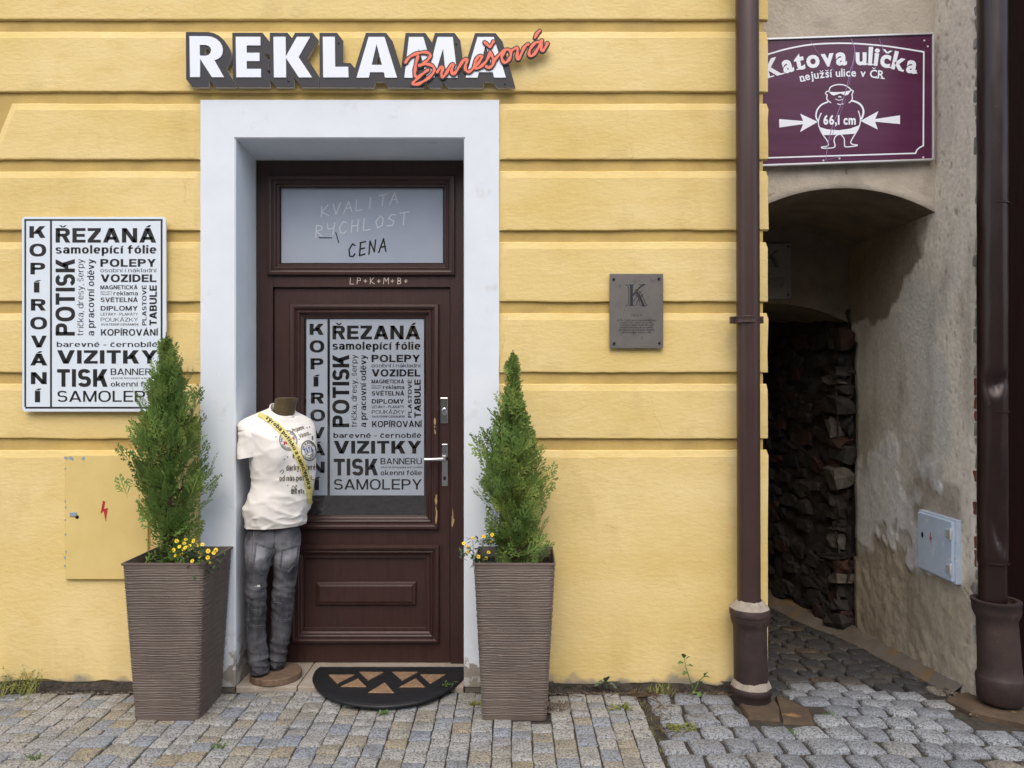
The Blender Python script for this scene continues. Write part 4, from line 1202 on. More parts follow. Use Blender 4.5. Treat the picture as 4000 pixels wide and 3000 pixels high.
# ------------------------------------------------------------------ left downpipe
def zed(y, D=3.55): return CAM_Z - (2280 + y / 2.675 - 1519) * D / F
u = 3.55 / F / 2.675
dp = thing('downpipe', 'straight brown downpipe on the corner of the yellow house with a mortared iron foot', 'downpipe', ((2933 - 2000) * 3.55 / F, -.10, -.03))
xb, xt = (2930 - 2000) * 3.55 / F, (2915 - 2000) * 3.55 / F
m = MB(); m.lathe([(.0525, zed(190)), (.0525, 1.0), (.0525, 3.7), (.052, 9)], (xb - .005, -.098), (xt - .012, -.098), 40); m.build('pipe', M['pipe'], dp, True)
prof = [(160, 1300), (185, 1270), (196, 1215), (197, 1135), (208, 1128), (209, 1065), (203, 1060)]
foot = [(160 * u, zed(1300)), (188 * u, zed(1265)), (196 * u, zed(1215)), (197 * u, zed(1138)), (208 * u, zed(1128)), (209 * u, zed(1068)), (203 * u, zed(1060)), (150 * u, zed(1062)), (150 * u, zed(1000))]
m = MB(); m.lathe([(r, z) for r, z in foot], (xb + .007, -.10), (xb + .005, -.10), 40); m.build('foot_socket', M['iron'], dp, True, angle=50)
m = MB(); m.lathe([(172 * u, zed(1030)), (171 * u, zed(700)), (170 * u, zed(470)), (172 * u, zed(440)), (186 * u, zed(405)), (197 * u, zed(370)), (198 * u, zed(322)), (206 * u, zed(316)), (207 * u, zed(252)), (204 * u, zed(248))], (xb + .004, -.10), (xb - .002, -.10), 40); m.build('standpipe', M['iron'], dp, True, angle=50)
def rough_cone(r0, z0, r1, z1, ax, seed):
    m = MB(); rs = []
    for t in (0, .33, .66, 1):
        r = r0 + (r1 - r0) * t
        rs.append([(ax[0] + (r + .004 * noise.noise(Vector((math.cos(a) * 3, math.sin(a) * 3, seed + t)))) * math.cos(a), ax[1] + (r + .004 * noise.noise(Vector((math.cos(a) * 3, math.sin(a) * 3, seed)))) * math.sin(a),
                    z0 + (z1 - z0) * t + .006 * noise.noise(Vector((math.cos(a) * 2.5, math.sin(a) * 2.5, seed + 5)))) for a in [2 * math.pi * j / 36 for j in range(36)]])
    m.rings(rs, True, True, False); return m
rough_cone(203 * u, zed(255), 118 * u, zed(165), (xb - .002, -.10), 1).build('mortar_collar', M['mortar'], dp, True)
rough_cone(204 * u, zed(1070), 170 * u, zed(990), (xb + .005, -.10), 9).build('mortar_collar', M['mortar'], dp, True)
zb = P(0, 1250, -.1).z
m = MB(); m.lathe([(.0535, zb - .016), (.058, zb - .016), (.058, zb - .008), (.056, zb), (.058, zb + .008), (.058, zb + .016), (.0535, zb + .016)], (xt - .0015, -.098), n=40)
m.box(xt + .05, xt + .078, -.108, -.088, zb - .016, zb + .016); m.box(xt - .075, xt - .05, -.108, -.088, zb - .016, zb + .016)
m.box(xt - .012, xt + .012, -.05, .02, zb - .01, zb + .01); m.build('pipe_bracket', M['pipe'], dp, True, bevel=.002)

# ------------------------------------------------------------------ grey house over the alley
gh = thing('plastered_house', 'weathered grey plastered house arching over the narrow dark alley', 'building', (1.7, .6, -.1))
XR = 2.13
YF, Y2 = .22, 1.20
def arc_z(x, cx, half, zs, rise):
    t = max(-1, min(1, (x - cx) / half))
    return zs + rise * (1 - abs(t) ** 2.1)
A1 = lambda x: arc_z(x, 1.665, .47, 2.285, .125)
A2 = lambda x: arc_z(x, 1.60, .535, 1.81, .13)
NX, NZ = 48, 60
def bumpy(p, k, seed=0): return k * (noise.noise(Vector(p) * 6 + Vector((seed, 0, 0))) + .5 * noise.noise(Vector(p) * 17))
m = MB(); rs = []
for j in range(NZ + 1):
    r = []
    for i in range(NX + 1):
        x = 1.196 + (XR + .01 - 1.196) * i / NX
        z = A1(x) + (4.2 - A1(x)) * (j / NZ) ** 1.2
        y = YF + bumpy((x, 0, z), .006)
        if j == 0: y += .008
        r.append((x, y, z))
    rs.append(r)
m.rings(rs, closed=False)
m.box(1.196, XR + .01, YF + .02, 7, 4.19, 9)
m.build('front_wall', M['greyplaster'], gh, True, angle=60)
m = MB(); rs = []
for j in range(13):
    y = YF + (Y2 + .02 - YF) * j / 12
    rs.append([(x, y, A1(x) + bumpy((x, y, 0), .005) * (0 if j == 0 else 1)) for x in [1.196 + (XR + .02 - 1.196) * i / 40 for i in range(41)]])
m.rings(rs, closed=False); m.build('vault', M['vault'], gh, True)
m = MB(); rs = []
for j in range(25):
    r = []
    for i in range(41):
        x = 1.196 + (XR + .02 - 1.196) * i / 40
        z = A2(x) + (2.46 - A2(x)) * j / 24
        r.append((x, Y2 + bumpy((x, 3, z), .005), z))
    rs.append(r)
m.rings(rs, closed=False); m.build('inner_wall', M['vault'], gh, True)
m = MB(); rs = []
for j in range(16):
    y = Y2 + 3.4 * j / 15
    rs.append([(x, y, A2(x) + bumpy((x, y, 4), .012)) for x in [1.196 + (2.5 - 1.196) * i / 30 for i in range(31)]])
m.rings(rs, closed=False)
m.box(1.19, 3.2, Y2 + .15, 6.5, 2.5, 4.1); m.box(1.19, 3.2, 4.5, 4.7, -.5, 2.6)  # roof mass and end wall added unseen to keep light out of the passage
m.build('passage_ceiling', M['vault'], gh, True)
# right-hand wall of the entrance, with a ragged rear edge and a broken front edge
m = MB(); rs = []; tint = []
NY, NZ2 = 110, 300
def frac(y, z, k, o): return noise.noise(Vector((o, y * k, z * k))) + .5 * noise.noise(Vector((o + 3, y * k * 2.3, z * k * 2.3))) + .25 * noise.noise(Vector((o, y * k * 5, z * k * 5)))
def st(v, w=1.0): return max(0.0, min(1.0, .5 + v / w))
def mixc(a, b, t): return tuple(p + (q - p) * t for p, q in zip(a, b))
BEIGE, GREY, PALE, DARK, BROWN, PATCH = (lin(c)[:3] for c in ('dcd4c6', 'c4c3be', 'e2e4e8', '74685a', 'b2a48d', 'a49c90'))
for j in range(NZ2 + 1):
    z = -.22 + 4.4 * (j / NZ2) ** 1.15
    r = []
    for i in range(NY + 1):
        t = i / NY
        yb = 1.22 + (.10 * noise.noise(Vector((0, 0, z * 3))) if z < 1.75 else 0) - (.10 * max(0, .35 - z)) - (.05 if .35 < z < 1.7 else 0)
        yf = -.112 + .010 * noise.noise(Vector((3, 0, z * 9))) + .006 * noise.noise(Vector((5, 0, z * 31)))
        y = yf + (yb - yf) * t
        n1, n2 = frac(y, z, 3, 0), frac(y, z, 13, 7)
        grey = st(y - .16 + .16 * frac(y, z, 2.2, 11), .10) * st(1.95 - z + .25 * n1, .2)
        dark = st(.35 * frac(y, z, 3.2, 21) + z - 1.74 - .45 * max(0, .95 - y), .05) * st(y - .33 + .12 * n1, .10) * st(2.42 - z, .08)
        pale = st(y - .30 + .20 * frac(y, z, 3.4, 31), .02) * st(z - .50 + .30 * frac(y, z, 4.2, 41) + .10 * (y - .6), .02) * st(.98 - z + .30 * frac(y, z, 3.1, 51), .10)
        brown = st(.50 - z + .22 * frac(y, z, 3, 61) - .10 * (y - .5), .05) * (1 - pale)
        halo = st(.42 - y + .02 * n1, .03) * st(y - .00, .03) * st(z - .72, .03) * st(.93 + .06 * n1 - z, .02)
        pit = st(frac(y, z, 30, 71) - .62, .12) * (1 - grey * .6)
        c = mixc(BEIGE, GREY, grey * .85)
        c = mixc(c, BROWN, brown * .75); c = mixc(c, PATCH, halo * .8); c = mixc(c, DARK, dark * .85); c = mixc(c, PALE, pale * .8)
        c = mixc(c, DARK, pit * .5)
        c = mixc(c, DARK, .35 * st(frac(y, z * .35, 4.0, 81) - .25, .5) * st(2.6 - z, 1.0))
        x = XR - .016 * max(0, .5 - z) + .0035 * n1 + .0015 * n2 - .005 * pale + .004 * pit + .004 * brown * n2 + .005 * brown
        if t > .93 and z < 1.75: x += (t - .93) * .4
        if t < .01: x += .012
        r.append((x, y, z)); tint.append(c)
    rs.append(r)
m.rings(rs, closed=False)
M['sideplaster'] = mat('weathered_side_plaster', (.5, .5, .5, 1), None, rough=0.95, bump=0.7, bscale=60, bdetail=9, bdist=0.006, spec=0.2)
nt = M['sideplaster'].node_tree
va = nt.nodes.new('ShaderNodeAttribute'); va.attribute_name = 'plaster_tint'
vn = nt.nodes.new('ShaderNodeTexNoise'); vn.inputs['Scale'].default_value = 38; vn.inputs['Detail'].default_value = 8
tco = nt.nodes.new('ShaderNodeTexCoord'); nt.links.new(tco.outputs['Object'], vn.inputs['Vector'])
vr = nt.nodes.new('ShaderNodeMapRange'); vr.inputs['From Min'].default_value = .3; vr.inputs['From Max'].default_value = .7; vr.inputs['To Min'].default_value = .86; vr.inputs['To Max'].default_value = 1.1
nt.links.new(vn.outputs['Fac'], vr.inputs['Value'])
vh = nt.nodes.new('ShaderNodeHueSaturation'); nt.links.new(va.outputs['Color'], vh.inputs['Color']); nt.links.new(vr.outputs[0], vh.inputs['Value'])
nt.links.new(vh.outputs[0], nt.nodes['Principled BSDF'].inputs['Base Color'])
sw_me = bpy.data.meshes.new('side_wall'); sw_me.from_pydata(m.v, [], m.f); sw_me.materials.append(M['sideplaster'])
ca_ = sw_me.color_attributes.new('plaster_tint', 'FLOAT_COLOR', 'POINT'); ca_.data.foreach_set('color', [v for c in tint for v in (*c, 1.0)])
sw_me.polygons.foreach_set('use_smooth', [True] * len(sw_me.polygons))
sw = bpy.data.objects.new('side_wall', sw_me); C.objects.link(sw); adopt(sw, gh)
m = MB(); m.box(XR + .05, 2.285, -.085, 6.5, -.3, 9); m.box(2.285, 3.4, .30, 6.5, -.3, 9); m.build('masonry_core', M['concrete'], gh)
# bricks and stones laid bare along the front corner
rnd = random.Random(21)
z = -.06
while z < 3.35:
    h = rnd.uniform(.055, .10)
    red = (0.55 < z < 0.70) or (0.80 < z < 0.98) or (1.2 < z < 1.42)
    o = stone = MB()
    w = rnd.uniform(.05, .075)
    x0 = XR + .004 + rnd.uniform(0, .010)
    y0 = -.112 + rnd.uniform(-.004, .008)
    o.box(x0, x0 + w, y0, y0 + .06, z + .005, z + h - .005)
    o.v = [(vx + rnd.uniform(-.005, .005), vy + rnd.uniform(-.003, .003), vz + rnd.uniform(-.004, .004)) for vx, vy, vz in o.v]
    o.build('brick' if red else 'wall_stone', M['brick'] if red else M['stonegrey'], gh, bevel=.005)
    z += h
# rubble side of the passage
rnd = random.Random(31)
def rock(name, c, s, material, parent, rot):
    bm = bmesh.new(); bmesh.ops.create_cube(bm, size=1.6); bmesh.ops.subdivide_edges(bm, edges=bm.edges, cuts=1, use_grid_fill=True)
    me = bpy.data.meshes.new(name)
    for v in bm.verts:
        n = (.9 if v.co.length > 1.2 else 1.05) + .4 * noise.noise(v.co * 1.1 + Vector((c[0] * 9, c[1] * 9, c[2] * 9)))
        v.co = Vector((v.co.x * s[0] * n, v.co.y * s[1] * n, v.co.z * s[2] * n))
    bm.to_mesh(me); bm.free(); me.materials.append(material)
    o = bpy.data.objects.new(name, me); C.objects.link(o)
    o.location = c; o.rotation_euler = (rnd.uniform(-.2, .2), rnd.uniform(-.25, .25), rot)
    adopt(o, parent)
    return o
RA, RB = Vector((2.10, 1.27)), Vector((1.80, 2.80))
rot = math.atan2(RB.y - RA.y, RB.x - RA.x)
dn = Vector((math.sin(rot), -math.cos(rot)))           # out of the wall, towards the passage
if dn.x > 0: dn = -dn
m = MB(); rs = []
for j in range(90):
    z = -.30 + 2.20 * j / 89
    r = []
    for i in range(60):
        p = RA.lerp(RB, -.07 + 1.12 * i / 59)
        v = Vector((p.x * 7, p.y * 7, z * 9))
        d = .035 * noise.noise(v) + .022 * noise.noise(v * 2.6) + .02 * abs(noise.noise(v * 1.5 + Vector((5, 5, 5))))
        r.append((p.x + dn.x * d, p.y + dn.y * d, z))
    rs.append(r)
m.rings(rs, closed=False); m.build('rubble_core', M['rubble'], gh, True, angle=50)
for k in range(150):
    t, z = rnd.uniform(.0, .75), rnd.uniform(-.16, 1.76)
    p = RA.lerp(RB, t)
    L, hh = rnd.uniform(.045, .12), rnd.uniform(.028, .062)
    red = rnd.random() < .25
    rock('wall_stone', (p.x + dn.x * .012, p.y + dn.y * .012, z), (L, rnd.uniform(.022, .04), hh), M['rubble_red'] if red else M['rubble'], gh, rot)
z = -.16
mj = MB(); rj = []
for k in range(60):
    zz = -.3 + 2.02 * k / 59
    rj.append([(2.055 + .03 * noise.noise(Vector((a_ * 2, zz * 7, 3))) + .05 * math.sin(a_ * .5) * 0 + .05 * (1 - math.cos(a_)) * .6, 1.20 + .075 * math.sin(a_) * 0 + .10 * a_ / 3.14 + .02 * noise.noise(Vector((a_ * 2, zz * 9, 8))), zz) for a_ in [3.14 * q / 7 for q in range(8)]])
mj.rings(rj, closed=False); mj.build('rubble_mortar', M['jamb_mortar'], gh, True)
while z < 1.66:
    hh = rnd.choice([rnd.uniform(.025, .045), rnd.uniform(.05, .095)])
    w_ = rnd.uniform(.035, .11)
    rock('wall_stone', (2.135 - w_ * rnd.uniform(.35, .7), 1.235 + rnd.uniform(-.03, .05), z + hh), (w_, rnd.uniform(.05, .08), hh * rnd.uniform(.7, 1.05)),
         rnd.choice([M['rubble'], M['rubble'], M['rubble_red'], M['rubble'], M['jamb']]), gh, rot + rnd.uniform(-.35, .35))
    z += hh * rnd.uniform(1.2, 1.7)
m = MB(); m.box(2.16, 2.4, 1.15, 1.3, -.4, 2.6); m.build('rubble_core', M['rubble'], gh)
# sloping concrete footing along the wall base
m = MB(); rs = []
for k in range(14):
    t = k / 13
    y = -.02 + 2.6 * t
    x = 2.125 if y < 1.1 else 2.125 - (y - 1.1) * .20
    w = .055 + .11 * t + .015 * noise.noise(Vector((0, y * 6, 2)))
    zb = gz(1.9, y)
    rs.append([(x - w, y, zb - .05), (x - w + .006, y, zb + .002), (x - w * .6, y, zb + .018 + .012 * t), (x + .02, y, zb + .06 + .02 * t), (x + .02, y, zb - .05)])
m.rings(rs, False); m.build('footing', M['concrete'], gh, True)
plaque('dark plaque with a letter K on the inner wall under the alley vault', inner_loc)

# pale blue meter box in the alley wall
bb = thing('meter_box', 'pale blue metal meter box with rusty hinges on the alley wall', 'meter box', (2.12, .17, .62))
m = MB(); m.box(2.096, 2.14, .016, .325, .480, .765); m.build('door_panel', M['bluebox'], bb, bevel=.003)
m = MB(); m.box(2.108, 2.145, -.002, .335, .470, .776); m.build('casing', M['bluebox'], bb, bevel=.003)
for zc in (.535, .705):
    m = MB(); m.tube([(2.096, .022, zc - .028), (2.096, .022, zc + .028)], .008, 10); m.box(2.092, 2.0965, .024, .062, zc - .018, zc + .018); m.build('hinge', M['alu'], bb, True, bevel=.001)
m = MB(); m.add([(2.0952, .277 + .011 * math.cos(a_), .655 + .016 * math.sin(a_)) for a_ in [2 * math.pi * k / 14 for k in range(14)]], [tuple(range(14))]); m.build('keyhole', M['hole'], bb)
m = MB(); m.add([(2.0951, .205 - (x - 600) * .0004, .66 - (y - 430) * .0005) for x, y in ((606, 385), (620, 392), (612, 435), (636, 428), (624, 512), (612, 448), (592, 462), (600, 420))], [tuple(range(8))]); m.build('lightning_bolt', M['red'], bb)

# ------------------------------------------------------------------ street sign of the alley
YS = .185
ks = thing('alley_sign', 'purple framed sign with white arrows and a drawn executioner above the alley arch', 'sign', P(3282, 380, YS))
def kmap(Y): return lambda x, y: P(2980 + x / 2.963, 100 + y / 2.963, Y)
f = kmap(YS)
x_left = 1.232
def sgn(pts, Y): return [kmap(Y)(*p) for p in pts]
cr = sgn([(-110, 166), (1965, 95), (1965, 1555), (-110, 1626)], YS)
m = MB(); m.prism([[(max(p.x, x_left), p.z) for p in cr]], YS, YS + .012); m.build('panel', M['purple'], ks)
m = MB()
def bar(p, q, w):
    a, b = f(*p), f(*q)
    a.x = max(a.x, x_left); b.x = max(b.x, x_left)
    d = (b - a).normalized(); nrm = Vector((-d.z, 0, d.x)) * w / 2
    A = [a + nrm, b + nrm, b - nrm, a - nrm]
    m.prism([[(v.x, v.z) for v in A]], YS - .008, YS + .016)
bar((-110, 164), (1970, 95), .009); bar((1965, 92), (1965, 1560), .0085); bar((-110, 1622), (1970, 1551), .009)
m.build('frame', M['alu'], ks, bevel=.0015)
u2 = 3.835 / F / 2.963
m = MB()
def line(pts, w, k=0, sm=4):
    pp = smooth_path([(a, b, 0) for a, b in pts], sm) if sm else [Vector((a, b, 0)) for a, b in pts]
    q = [f(p.x, p.y) for p in pp]
    q = [(max(p.x, x_left), p.z) for p in q]
    m.ribbon(q, w * u2, YS - .0006 - k * .00002, -.00001)
def fill(pts, k=0):
    q = [f(*p) for p in pts]; m.prism([[(p.x, p.z) for p in q]], YS - .0005 - k * .00003, None)
line([(-60, 365), (66, 330), (300, 265), (560, 220), (850, 205), (1100, 210), (1400, 235), (1650, 270), (1862, 305)], 18)
line([(1862, 305), (1856, 1390)], 18, 1, 0); line([(1856, 1390), (1810, 1415), (1780, 1445), (1768, 1478)], 16, 2); line([(1768, 1478), (-100, 1534)], 16, 3, 0)
fill([(188, 1082), (465, 1105), (432, 1020), (635, 1115), (430, 1232), (465, 1140), (190, 1180)]); fill([(1587, 1038), (1300, 1082), (1337, 990), (1128, 1103), (1330, 1203), (1298, 1112), (1587, 1140)], 1)
line([(765, 755), (780, 715), (830, 690), (890, 682), (950, 692), (1000, 722), (1022, 750)], 13, 4)
fill([(760, 765), (830, 770), (890, 770), (960, 762), (1025, 748), (985, 800), (950, 810), (900, 785), (850, 800), (820, 810), (790, 797)], 2)
line([(762, 760), (735, 765), (725, 790), (745, 805), (738, 830), (745, 860), (785, 893)], 12, 5); line([(1022, 745), (1045, 760), (1030, 800), (1035, 840), (1015, 880), (998, 892)], 12, 6)
line([(878, 826), (890, 822), (902, 828)], 14, 7); line([(840, 850), (880, 865), (930, 850)], 8, 8); line([(865, 905), (890, 915), (925, 905)], 12, 9)
line([(748, 885), (680, 915), (632, 970), (614, 1035), (622, 1080), (640, 1102)], 17, 10); line([(1035, 870), (1110, 900), (1155, 955), (1162, 1020), (1140, 1078)], 22, 11)
line([(674, 1015), (650, 1070), (642, 1130), (655, 1185), (690, 1258), (745, 1335), (757, 1380), (735, 1398), (680, 1406), (695, 1420), (810, 1414), (835, 1388), (822, 1330), (842, 1280), (885, 1258)], 12, 12)
line([(1105, 990), (1125, 1060), (1125, 1120), (1105, 1190), (1060, 1265), (1017, 1345), (1035, 1374), (1092, 1382), (1070, 1394), (958, 1404), (944, 1370), (940, 1310), (903, 1260)], 12, 13)
fill([(658, 1175), (740, 1200), (880, 1212), (1010, 1192), (1112, 1155), (1075, 1250), (900, 1264), (700, 1268)], 3)
m.build('drawing', M['sign_white'], ks)
def arc_text(mb, txt, base, cap, bold, gap, Y, xlim=None):
    pts = smooth_path([(a, b, 0) for a, b in base], 10)
    acc = [0.0]
    for i in range(1, len(pts)): acc.append(acc[-1] + (pts[i] - pts[i - 1]).length)
    V, Fc, w = text_shape(txt, bold, gap)
    h = cap_h(bold)
    out = []
    for vx, vy in V:
        s_ = vx / w * acc[-1]
        i = 0
        while i < len(acc) - 2 and acc[i + 1] < s_: i += 1
        d = (pts[i + 1] - pts[i]).normalized()
        p = pts[i] + d * (s_ - acc[i])
        nrm = Vector((d.y, -d.x, 0))
        q = p + nrm * (vy / h * cap)
        out.append(kmap(Y)(q.x, q.y))
    if xlim is not None:
        out = [Vector((max(v.x, xlim), v.y, v.z)) for v in out]
    mb.add(out, Fc)
m = MB()
arc_text(m, 'Katova ulička', [(40, 605), (85, 592), (260, 545), (400, 508), (560, 482), (720, 465), (900, 450), (1060, 448), (1200, 448), (1310, 456), (1400, 472), (1520, 498), (1640, 528), (1775, 552)], 205, .036, .07, YS - .0012, x_left)
arc_text(m, 'nejužší ulice v ČR', [(435, 648), (600, 615), (850, 592), (1110, 590), (1400, 614)], 92, .018, .08, YS - .0012)
put_text(m, '66,1 cm', kmap(YS - .0012), (700, 1075, 1035, 1142), .036)
# small serifs that give the art nouveau lettering its feet
for k, (x, y, w, a) in enumerate([(95, 592, 60, .28), (215, 560, 60, .25), (425, 503, 60, .2), (1195, 447, 70, 0), (1290, 452, 60, -.05), (1490, 488, 60, -.2), (1600, 515, 50, -.2), (1750, 545, 60, -.2), (470, 640, 40, .2), (1320, 605, 36, -.1), (1385, 612, 36, -.1)]):
    p0, p1 = f(x - w / 2, y + math.sin(a) * w / 2), f(x + w / 2, y - math.sin(a) * w / 2)
    m.ribbon([(max(p0.x, x_left), p0.z), (p1.x, p1.z)], .006, YS - .0014 - k * .00002)
m.build('lettering', M['sign_white'], ks)
m = MB()
for st, w in (([(1020, 155), (1050, 230), (1062, 290), (1040, 430), (1005, 540), (975, 690), (930, 850)], 9), ([(1075, 300), (1045, 450), (1025, 560), (995, 690)], 5), ([(545, 160), (600, 260), (650, 330), (715, 400), (800, 490), (830, 530)], 4),
              ([(930, 850), (870, 1000), (800, 1180), (760, 1330), (735, 1480), (728, 1560)], 9), ([(960, 850), (900, 1000), (830, 1180), (785, 1330)], 4), ([(1345, 150), (1365, 210), (1385, 270), (1395, 310)], 5), ([(728, 1560), (800, 1540), (880, 1520)], 4)):
    line(st, w, 20, 4)
m.build('peel_marks', M['scratch'], ks)
for x, y in ((1868, 175), (1908, 243), (1855, 1528), (885, 1540), (700, 1562)):
    m = MB(); p = f(x, y); o = 0; m.lathe([(.005, 0), (.005, .002), (.002, .004)], (0, 0), n=10); m.v[o:] = [(p.x + v[0], YS - v[2], p.z + v[1]) for v in m.v[o:]]
    m.build('rivet', M['alu'], ks)

# ------------------------------------------------------------------ dented downpipe and gate on the far right
dq = thing('downpipe', 'dented dark brown downpipe beside the weathered plaster corner at the right', 'downpipe', (2.17, -.2, -.02))
XQ, YQ = 2.168, -.20
m = MB(); rs = []
n = 40
zt, zb_ = 9.0, P(0, 2360, YQ).z
zl = [zb_ + k * .02 for k in range(int((3.6 - zb_) / .02))] + [3.7, 9]
zd1, zd2 = P(0, 1500, YQ).z, P(0, 2040, YQ).z
for z in zl:
    r = []
    for j in range(n):
        a_ = 2 * math.pi * j / n
        rr = .062 if z > P(0, 2195, YQ).z else .057
        dx, dy = math.cos(a_), math.sin(a_)
        front = max(0, -dy)
        d = 0
        for zc, wz, ax, dep, wa in ((zd1, .035, -.3, .030, .5), (zd1 + .02, .02, .35, .016, .4), (zd2, .09, -.35, .030, .45), (zd2 - .06, .06, .2, .022, .4), (zd2 + .12, .10, .1, .014, .5)):
            d += dep * math.exp(-((z - zc) / wz) ** 2) * math.exp(-((dx - ax) / wa) ** 2) * front
        d += .002 * noise.noise(Vector((dx * 2, dy * 2, z * 6)))
        r.append((XQ + (rr - d) * dx - (.012 if z > .4 else .0), YQ + (rr - d) * dy, z))
    rs.append(r)
m.rings(rs, True, True, True); m.build('pipe', M['pipe2'], dq, True, angle=60)
m = MB()
for py, rr in ((2195, .063), (800, .0635), (1608, .0635)):
    zc = P(0, py, YQ).z; m.lathe([(rr - .004, zc - .006), (rr + .001, zc - .003), (rr + .001, zc + .003), (rr - .004, zc + .006)], (XQ - .008, YQ), n=36)
m.build('pipe_joint', M['pipe2'], dq, True)
def zq(y): return P(0, 1900 + y / 1.746, -.20).z
u3 = 3.45 / F / 1.746
m = MB(); m.lathe([(128 * u3, zq(1465)), (146 * u3, zq(1440)), (148 * u3, zq(1340)), (150 * u3, zq(1300)), (144 * u3, zq(1285)), (135 * u3, zq(1270)), (131 * u3, zq(1200)), (126 * u3, zq(950)), (124 * u3, zq(905)), (140 * u3, zq(870)), (148 * u3, zq(840)), (149 * u3, zq(790)), (154 * u3, zq(785)), (154 * u3, zq(770)), (120 * u3, zq(770)), (110 * u3, zq(800))],
                  (XQ + .028, -.20), (XQ + .004, -.20), 40); m.build('standpipe', M['iron'], dq, True, angle=50)

gate = thing('timber_gate', 'very dark brown timber gate at the right edge of the scene', 'gate', (2.7, .1, -.05))
for k in range(7):
    m = MB(); x = 2.29 + k * .145; m.box(x, x + .139, .16, .20, -.05, 3.9); m.build('plank', M['gate'], gate, bevel=.004)
m = MB(); m.box(2.286, 3.4, .20, .29, -.05, 3.9); m.build('backboard', M['gate'], gate)
m = MB(); m.box(2.286, 2.335, -.02, .16, -.05, 3.9); m.build('gate_post', M['gate'], gate, bevel=.006)
m = MB(); m.box(3.4, 7, -.10, .3, -.3, 9); m.box(2.286, 3.4, -.10, .3, 3.95, 9); m.build('pier', M['greyplaster'], gh)

# ------------------------------------------------------------------ planters
def make_planter():
    t = thing('planter', 'taupe ribbed square planter with thuja, left of the doorway', 'planter', (0, 0, 0), 'ribbed planters beside the doorway')
    H, hb, ht, cr = .688, .1385, .1745, .010
    # horizontal ripples run round the four tapering sides
    rows = 420
    per = []
    for (sx, sy, ex, ey) in ((-1, -1, 1, -1), (1, -1, 1, 1), (1, 1, -1, 1), (-1, 1, -1, -1)):
        for k in range(14):
            f_ = k / 14
            per.append((sx + (ex - sx) * f_, sy + (ey - sy) * f_))
    def ripple(a_, z):
        w = 0
        for q, (fr, am) in enumerate(((70, 1.0), (97, .8), (46, .35))):
            ph = 1.6 * noise.noise(Vector((a_ * 1.6 + q * 7, z * 5, q))) + .9 * noise.noise(Vector((a_ * 6.0 + q, z * 11, q + 3)))
            w += am * math.sin(2 * math.pi * fr * z / H * .9 + ph * 1.7)
        return .0015 * w
    rs = []
    for j in range(rows + 1):
        z = H * j / rows
        h = hb + (ht - hb) * j / rows
        r = []
        for i, (x, y) in enumerate(per):
            edge = max(abs(x), abs(y))
            side = i // 14
            a_ = side * 3.0 + (x if side in (0, 2) else y)
            rip = ripple(a_, z) if .02 < z < H - .022 else 0
            k = 1 + rip / h
            if abs(x) > .99 and abs(y) > .99: k *= 1 - .004 / h
            r.append((x * h * k, y * h * k, z))
        rs.append(r)
    m = MB(); m.rings(rs, True, True, False); m.build('body', M['planter'], t, True, angle=70)
    m = MB()
    sq = lambda h, z: [(-h, -h, z), (h, -h, z), (h, h, z), (-h, h, z)]
    m.rings([sq(ht + .0005, H - .010), sq(ht + .0022, H - .008), sq(ht + .0022, H), sq(ht - .003, H + .001), sq(ht - .006, H - .02), sq(ht - .012, H - .09)], True)
    m.build('rim', M['planter'], t)
    m = MB(); rs = []
    for j in range(15):
        rs.append([(-.158 + .316 * i / 14, -.158 + .316 * j / 14, H - .045 + .012 * noise.noise(Vector((i * .6, j * .6, 1)))) for i in range(15)])
    m.rings(rs, False); m.build('soil', M['soil'], t, True)
    return t
pl = make_planter()
pl.location = (-1.494, -.19, -.033)
pl.rotation_euler = (0, 0, R(.5))
pr = linked_copy(pl)
pr.location = (.013, -.19, -.033)
pr['label'] = 'taupe ribbed square planter with thuja, right of the doorway'
pr.rotation_euler = (0, 0, R(-1.0))

# ------------------------------------------------------------------ thujas
def spray_template(seed):
    """flat fan of scaly twigs, length 1 along +y, lying in the xy plane"""
    rnd = random.Random(seed)
    V, Fc = [], []
    def twig(p, d, L, w):
        n = Vector((-d.y, d.x, 0))
        zz = rnd.uniform(-.015, .015)
        o = len(V)
        a, b = p, p + d * L
        mid = p + d * L * .55
        w *= 1.5
        V.extend([a, mid + n * w + Vector((0, 0, zz)), b + Vector((0, 0, zz * 2)), mid - n * w + Vector((0, 0, zz))])
        Fc.append((o, o + 1, o + 2, o + 3))
    twig(Vector((0, 0, 0)), Vector((rnd.uniform(-.05, .05), 1, 0)).normalized(), 1.0, .014)
    k = 9
    for i in range(k):
        t = .14 + .78 * i / k
        side = 1 if i % 2 else -1
        a_ = R(rnd.uniform(30, 46)) * side
        d = Vector((math.sin(a_), math.cos(a_), 0))
        L = (.50 - .36 * t) * rnd.uniform(.8, 1.2)
        p = Vector((0, t, 0))
        twig(p, d, L, .017)
        for j in range(2):
            tt = .35 + .33 * j
            for sg in (1, -1):
                if rnd.random() < .15: continue
                a2 = a_ + sg * R(rnd.uniform(28, 42))
                twig(p + d * L * tt, Vector((math.sin(a2), math.cos(a2), 0)), L * (.55 - .35 * tt) * rnd.uniform(.7, 1.2), .016)
    return V, Fc
SPR = [spray_template(i) for i in range(5)]
